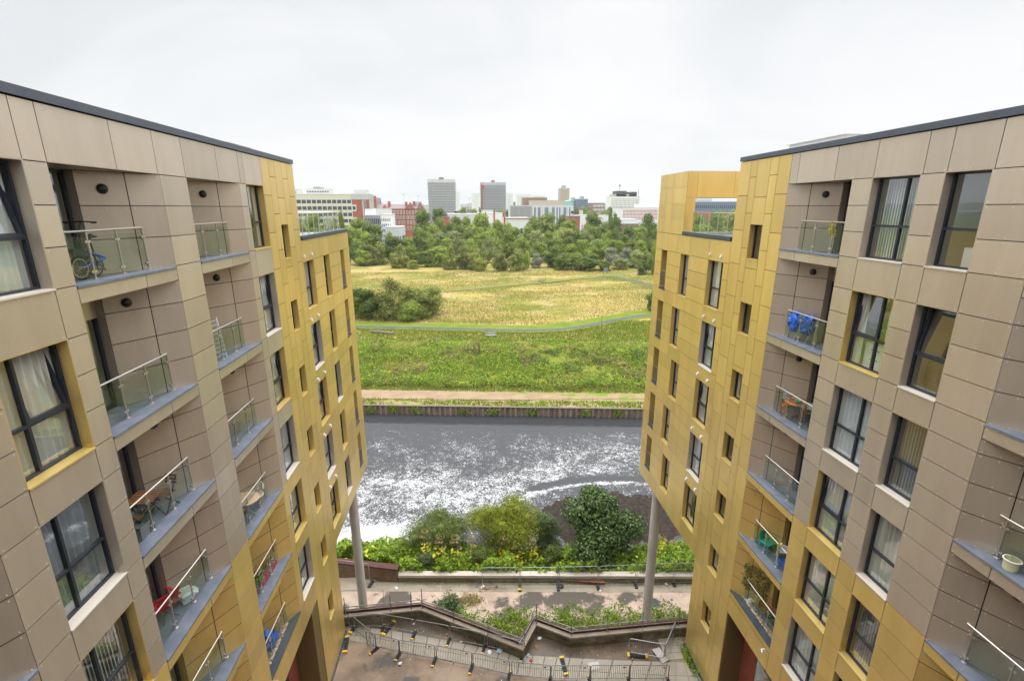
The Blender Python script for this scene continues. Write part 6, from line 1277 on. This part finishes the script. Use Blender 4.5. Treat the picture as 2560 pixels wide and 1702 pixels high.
def slat_chair(label, x, y, z, rz, m='teak'):
    t = thing('folding_chair', label, 'chair', (x, y, z), rz); q = MB()
    for i in range(6): q.box((-.2, -.2 + i * .07, .43), (.2, -.145 + i * .07, .45))
    q.build('seat', m, t); q = MB()
    for i in range(3): q.box((-.2, .25 + i * .015, .6 + i * .09), (.2, .265 + i * .015, .67 + i * .09))
    q.build('backrest', m, t)
    for x_ in (-.21, .21): q = MB(); q.bar((x_, -.22, 0), (x_, .28, .86), .02, .03); q.bar((x_, .24, 0), (x_, -.18, .43), .02, .03); q.build('leg', 'metal', t)
    return t
x0 = -8.42
slat_chair('teak folding chair at the far side of the balcony table, third left balcony', -8.22, 11.98, BZ(3), R(-10)); slat_chair('teak folding chair at the near side of the balcony table, third left balcony', -8.33, 10.86, BZ(3), R(170))
t = thing('folding_table', 'square teak slatted table on the third left balcony', 'table', (-8.3, 11.4, BZ(3))); q = MB()
for i in range(7): q.box((-.32, -.32 + i * .093, .70), (.32, -.245 + i * .093, .72))
q.build('table_top', 'teak', t)
for s_ in (-1, 1): q = MB(); q.bar((-.27, s_ * .25, 0), (.27, s_ * .25, .69), .02, .03); q.bar((.27, s_ * .25, 0), (-.27, s_ * .25, .69), .02, .03); q.build('leg', 'metal', t)
t = thing('planter_box', 'grey tapered planter box in the corner of the third left balcony', 'planter', (-8.1, 10.72, BZ(3))); q = MB(); q.add([(-.13, -.13, 0), (.13, -.13, 0), (.13, .13, 0), (-.13, .13, 0), (-.18, -.18, .4), (.18, -.18, .4), (.18, .18, .4), (-.18, .18, .4)], [(0, 3, 2, 1), (0, 1, 5, 4), (1, 2, 6, 5), (2, 3, 7, 6), (3, 0, 4, 7)]); q.add([(-.16, -.16, .33), (.16, -.16, .33), (.16, .16, .33), (-.16, .16, .33)], [(0, 1, 2, 3)]); q.build('pot', 'grpl', t)
t = thing('camping_chair', 'red canvas camping chair on the fourth left balcony', 'chair', (-8.5, 11.45, BZ(4)), R(-120)); q = MB(); q.add([(-.27, -.25, .42), (.27, -.25, .42), (.25, .22, .34), (-.25, .22, .34)], [(0, 1, 2, 3)]); q.add([(-.25, .23, .35), (.25, .23, .35), (.29, .42, .92), (.0, .42, .86), (-.29, .42, .92)], [(0, 1, 2, 3, 4)]); q.build('seat', 'redcl', t)
for s_ in (-1, 1): q = MB(); q.bar((s_ * .3, -.3, .6), (s_ * .3, .36, .64), .07, .015); q.build('armrest', 'redcl', t)
for s_ in (-1, 1): q = MB(); q.tube([(s_ * .28, -.28, .6), (s_ * .28, -.28, .42), (-s_ * .2, .3, .0)], .012, 6); q.tube([(s_ * .28, -.3, .0), (s_ * .29, .42, .92)], .012, 6); q.build('leg', 'metal', t)
crumple('cloth_bag', 'crumpled pale cloth bag on the fourth left balcony', 'bag', -8.2, 12.0, BZ(4), .26, 'white', .8).data.materials[0] = M['cloth']
# second balcony column of the left block
t = thing('clothes_airer', 'white folded clothes airer on the second balcony by the narrow windows', 'clothes airer', (-8.1, 15.5, BZ(2)), R(80)); q = MB()
for s_ in (-1, 1): q.tube([(s_ * .28, -.1, 0), (s_ * .28, .05, 1.35), (s_ * .28, .15, 0)], .012, 6)
q.build('frame', 'wpl', t); q = MB()
for i in range(9): q.tube([(-.28, -.09 + i * .015, .15 + i * .14), (.28, -.09 + i * .015, .15 + i * .14)], .008, 5)
q.build('rungs', 'wpl', t)
t = thing('wicker_table', 'round wicker table on the fourth balcony by the narrow windows', 'table', (-8.2, 15.85, BZ(4))); q = MB(); q.lathe((0, 0, .7), [(.1, -.02), (.46, -.02), (.48, .01), (.46, .03), (.1, .03)], 24); q.build('table_top', 'wicker', t)
for k in range(4): a = k * math.pi / 2 + .4; q = MB(); q.tube([(.32 * math.cos(a), .32 * math.sin(a), .69), (-.3 * math.cos(a), -.3 * math.sin(a), 0)], .014, 6); q.build('leg', 'wicker', t)
t = thing('wicker_chair', 'wicker armchair behind the round wicker table', 'chair', (-8.13, 16.5, BZ(4)), R(20)); q = MB(); q.lathe((0, 0, .4), [(.05, 0), (.26, 0), (.28, .04), (.05, .05)], 16); q.build('seat', 'wicker', t); q = MB()
q.tube([(-.28, -.1, .68), (-.27, .2, .74), (0, .33, .95), (.27, .2, .74), (.28, -.1, .68)], .025, 7)
for x_ in (-.2, -.1, 0, .1, .2): q.tube([(x_, .2, .42), (x_ * 1.1, .31 - abs(x_) * .3, .9 - abs(x_) * .5)], .012, 5)
q.build('backrest', 'wicker', t)
for sx in (-.2, .2):
    for sy in (-.18, .18): q = MB(); q.tube([(sx, sy, .4), (sx * 1.15, sy * 1.15, 0)], .014, 6); q.build('leg', 'wicker', t)
def flowerbox(label, x, y, z, rz, L, flower, leaf='bramble', pot='redcl', h=.3):
    t = thing('flower_box', label, 'flower box', (x, y, z), rz); q = MB(); q.box((-L / 2, -.1, 0), (L / 2, .1, .02)); q.box((-L / 2, -.11, .021), (L / 2, -.09, .2)); q.box((-L / 2, .09, .021), (L / 2, .11, .2)); q.box((-L / 2, -.089, .021), (-L / 2 + .02, .089, .2)); q.box((L / 2 - .02, -.089, .021), (L / 2, .089, .2)); q.box((-L / 2 + .021, -.089, .1), (L / 2 - .021, .089, .17)); q.build('box', pot, t)
    n = 160; C = np.stack([rng.uniform(-L / 2, L / 2, n), rng.normal(size=n) * .09, .2 + h * rng.random(n)], 1); link('leaves', mesh_from_quads('leaves', quads(C, rng.normal(size=(n, 3)) + [0, 0, .5], .04, .6), [LM[leaf]]), t)
    n = 50; C = np.stack([rng.uniform(-L / 2, L / 2, n), rng.normal(size=n) * .11, .25 + h * rng.random(n)], 1); link('flowers', mesh_from_quads('flowers', quads(C, rng.normal(size=(n, 3)), .03, .9), [M[flower] if flower in M else LM[flower]]), t)
flowerbox('red planter with white flowers on the fifth balcony by the narrow windows', -8.1, 16.35, BZ(5), R(88), 1.3, 'wpl')
t = thing('potted_plant', 'leafy potted plant with white flowers on the fifth balcony by the narrow windows', 'plant', (-8.15, 15.5, BZ(5))); q = MB(); q.lathe((0, 0, 0), [(.1, 0), (.15, .26), (.13, .26), (.12, .2)], 14); q.build('pot', 'rust2', t)
n = 260; d = rng.normal(size=(n, 3)); d /= np.linalg.norm(d, axis=1)[:, None]; link('leaves', mesh_from_quads('leaves', quads(d * .27 * rng.random((n, 1)) ** .4 + [0, 0, .6], d + rng.normal(size=(n, 3)) * .5, .05, .6), [LM['bramble']]), t)
crumple('blue_bag', 'big blue bag on the pebble edged terrace of the left block', 'bag', -8.3, 15.95, BZ(6), .4, 'blue', 1.0).data.materials[0] = M['bpl']
# right block
RX = 11.41
t = thing('flower_garland', 'yellow and white flowers tied to the top right balcony rail post', 'flowers', (RX + .33, 15.06, 21.65 + .6)); n = 70; link('flowers', mesh_from_quads('flowers', quads(np.stack([-.05 + rng.normal(size=n) * .03, rng.normal(size=n) * .07, rng.uniform(-.05, .42, n)], 1), rng.normal(size=(n, 3)), .035, .9), [LM['yellow']]), t)
for i, (y, lab) in enumerate(((16.3, 'blue folding chair with loose cover on the second right balcony, nearer the gold wall'), (15.82, 'blue folding chair with loose cover on the second right balcony, nearer the door'))):
    t = thing('covered_chair', lab, 'chair', (RX + .43 + (16.3 - y) * .25, y, BZ(2)), R(-90)); v, f = ico((0, 0, .66), (.27, .2, .36), 3, .22); me = bpy.data.meshes.new('cover'); me.from_pydata(v.tolist(), [], f); me.materials.append(M['bpl']); link('cover', me, t)
    for sx in (-.2, .2): q = MB(); q.tube([(sx, -.15, 0), (sx * .9, .12, .6)], .012, 6); q.tube([(sx, .15, 0), (sx * .9, -.12, .6)], .012, 6); q.build('leg', 'steel', t)
t = thing('round_table', 'round orange wooden table on the third right balcony', 'table', (RX + .58, 15.72, BZ(3))); q = MB(); q.lathe((0, 0, .7), [(.02, 0), (.4, 0), (.41, .015), (.4, .03), (.02, .03)], 26); q.build('table_top', 'orangew', t)
for k in range(3): a = k * 2.1 + .4; q = MB(); q.bar((.3 * math.cos(a), .3 * math.sin(a), .7), (.34 * math.cos(a), .34 * math.sin(a), 0), .035, .035); q.build('leg', 'orangew', t)
q = MB(); q.bar((.3, .12, .15), (-.3, -.05, .15), .03, .03); q.build('stretcher', 'orangew', t)
crumple('table_plant', 'small green plant in a dark bowl on the round orange table', 'plant', RX + .58, 15.68, BZ(3) + .73, .12, 'green', .6)
def wood_chair(label, x, y, z, rz):
    t = thing('wooden_chair', label, 'chair', (x, y, z), rz); q = MB(); q.box((-.2, -.2, .43), (.2, .2, .46)); q.build('seat', 'orangew', t); q = MB(); q.box((-.2, .18, .6), (.2, .2, .86)); q.build('backrest', 'cloth', t)
    for sx in (-.19, .19):
        q = MB(); q.bar((sx, .19, 0), (sx, .2, .9), .03, .03); q.build('leg', 'orangew', t); q = MB(); q.bar((sx, -.19, 0), (sx, -.19, .43), .03, .03); q.build('leg', 'orangew', t)
wood_chair('wooden chair with pale back behind the round orange table', RX + .92, 15.4, BZ(3), R(150)); wood_chair('wooden chair beside the angled wall by the round orange table', RX + .52, 16.12, BZ(3), R(-30))
t = thing('green_stool', 'bright green plastic chair on the fifth right balcony', 'chair', (RX + .5, 15.98, BZ(5)), .3); q = MB(); q.box((-.22, -.22, .42), (.22, .22, .46)); q.build('seat', 'gpl', t)
for sx in (-.19, .19):
    for sy in (-.19, .19): q = MB(); q.bar((sx, sy, .42), (sx * 1.15, sy * 1.15, 0), .035, .035); q.build('leg', 'gpl', t)
q = MB(); q.add([(-.2, .2, .46), (.2, .2, .46), (.2, .26, .85), (-.2, .26, .85)], [(0, 1, 2, 3)]); q.build('backrest', 'gpl', t)
t = thing('white_folding_chair', 'white plastic folding chair on the fifth right balcony', 'chair', (RX + .85, 15.45, BZ(5)), R(150)); q = MB(); q.box((-.21, -.22, .43), (.21, .2, .455)); q.build('seat', 'wpl', t); q = MB(); q.box((-.2, .26, .62), (.2, .285, .86)); q.build('backrest', 'wpl', t)
for sx in (-.215, .215): q = MB(); q.bar((sx, -.24, 0), (sx, .3, .88), .025, .025); q.bar((sx, .26, 0), (sx, -.1, .43), .025, .025); q.build('leg', 'wpl', t)
crumple('blue_crate', 'blue tub under the white folding chair on the right balcony', 'tub', RX + .62, 15.05, BZ(5), .2, 'blue', 1.0).data.materials[0] = M['bpl']
flowerbox('long planter with green plants along the wall of the fifth right balcony', RX + .62, 16.25, BZ(5), R(-60), .8, 'grassg', 'under', 'grpl', .5)
t = thing('yellow_pinwheel', 'small yellow toy windmill on the rail of the fifth right balcony', 'toy', (RX + .31, 15.02, 9.44 + .95)); n = 10; link('vanes', mesh_from_quads('vanes', quads(rng.normal(size=(n, 3)) * .05 + [0, 0, .1], rng.normal(size=(n, 3)), .06, .7), [M['yellow']]), t); q = MB(); q.tube([(0, 0, -.1), (0, 0, .15)], .006, 5); q.build('stick', 'wpl', t)
t = thing('garden_bench', 'slatted wooden bench on the pebble edged right terrace', 'bench', (RX + .9, 15.5, BZ(6)), R(-60)); q = MB()
for i in range(5): q.box((-.55, -.22 + i * .09, .42), (.55, -.15 + i * .09, .44))
q.build('seat', 'teak', t); q = MB()
for i in range(4): q.box((-.55, .24 + i * .02, .52 + i * .1), (.55, .26 + i * .02, .59 + i * .1))
q.build('backrest', 'teak', t)
for sx in (-.5, .5): q = MB(); q.bar((sx, -.2, 0), (sx, -.2, .6), .05, .05); q.bar((sx, .22, 0), (sx, .32, .92), .05, .05); q.bar((sx, -.2, .6), (sx, .27, .62), .05, .04); q.build('leg', 'teak', t)
t = thing('wall_garden', 'orange and dark hanging plants on the angled wall of the right terrace', 'plant', (RX + .5, 16.25, BZ(6))); n = 420
s_ = rng.uniform(-.45, .5, n); C = np.stack([-.62 * s_ + .03 + rng.normal(size=n) * .05 - .02, s_, rng.uniform(.6, 1.9, n)], 1)
link('leaves', mesh_from_quads('leaves', quads(C[:260], rng.normal(size=(260, 3)), .06, .6), [LM['dark']]), t); link('flowers', mesh_from_quads('flowers', quads(C[260:], rng.normal(size=(160, 3)), .05, .7), [LM['dock']]), t)
flowerbox('planter with grassy plants on the floor of the right terrace', RX + .6, 15.0, BZ(6), R(-85), 1.2, 'grassg', 'under', 'grpl', .5)
crumple('white_pot', 'white round pot at the end of the right terrace', 'pot', RX + .46, 16.4, BZ(6), .15, 'white', .9)
t = thing('bucket', 'white paint bucket with yellow contents stain on the right edge balcony', 'bucket', (RX + .24, 7.93, 15.44)); q = MB(); q.lathe((0, 0, 0), [(.12, 0), (.145, .24), (.155, .24), (.155, .26), (.135, .26), (.13, .03), (.0, .03)], 20); q.build('tub', mat('bucket_plastic', (.62, .58, .36), .45), t); q = MB(); q.tube([(.152 * math.cos(a), .152 * math.sin(a), .25) for a in np.linspace(0, 6.283, 25)[:-1]], .012, 6, closed=True); q.build('rim', 'wpl', t)
# furniture seen through the right windows
t = thing('chest_of_drawers', 'white chest of drawers behind the gold lined second floor window', 'drawers', (RX + .75, 12.75, BOT[2] - .25)); q = MB(); q.box((-.22, -.4, 0), (.22, .4, .95)); q.build('carcass', 'wpl', t)
for i in range(3): q = MB(); q.box((-.235, -.37, .08 + i * .29), (-.221, .37, .33 + i * .29)); d = q.build('drawer', 'white', t); q = MB(); q.box((-.25, -.15, .2 + i * .29), (-.236, .15, .22 + i * .29)); q.build('handle', 'metal', d)
t = thing('potted_plant', 'potted plant on the white chest of drawers behind the window', 'plant', (RX + .7, 12.8, BOT[2] + .72)); q = MB(); q.lathe((0, 0, 0), [(.07, 0), (.1, .15)], 12); q.build('pot', 'metal', t); n = 160; link('leaves', mesh_from_quads('leaves', quads(rng.normal(size=(n, 3)) * [.12, .16, .09] + [0, 0, .28], rng.normal(size=(n, 3)), .05, .6), [LM['bright']]), t)
t = thing('white_cabinet', 'low white cabinet behind the top right single window', 'cabinet', (RX + .7, 10.5, BOT[1] - .25)); q = MB(); q.box((-.2, -.35, 0), (.2, .35, .75)); q.build('carcass', 'wpl', t); q = MB(); q.box((-.21, -.33, .05), (-.201, -.01, .7)); q.box((-.21, .01, .05), (-.201, .33, .7)); q.build('doors', 'white', t)
t = thing('armchair', 'brown armchair behind the second floor single window', 'armchair', (RX + 1.0, 10.8, BOT[2] - .25), R(60)); q = MB(); q.box((-.4, -.4, 0), (.4, .4, .42)); q.build('seat', 'far_brown', t); q = MB(); q.box((-.4, .3, .421), (.4, .45, .95)); q.build('backrest', 'far_brown', t)
for sx in (-.46, .4): q = MB(); q.box((sx, -.4, 0), (sx + .06, .3, .62)); q.build('armrest', 'far_brown', t)
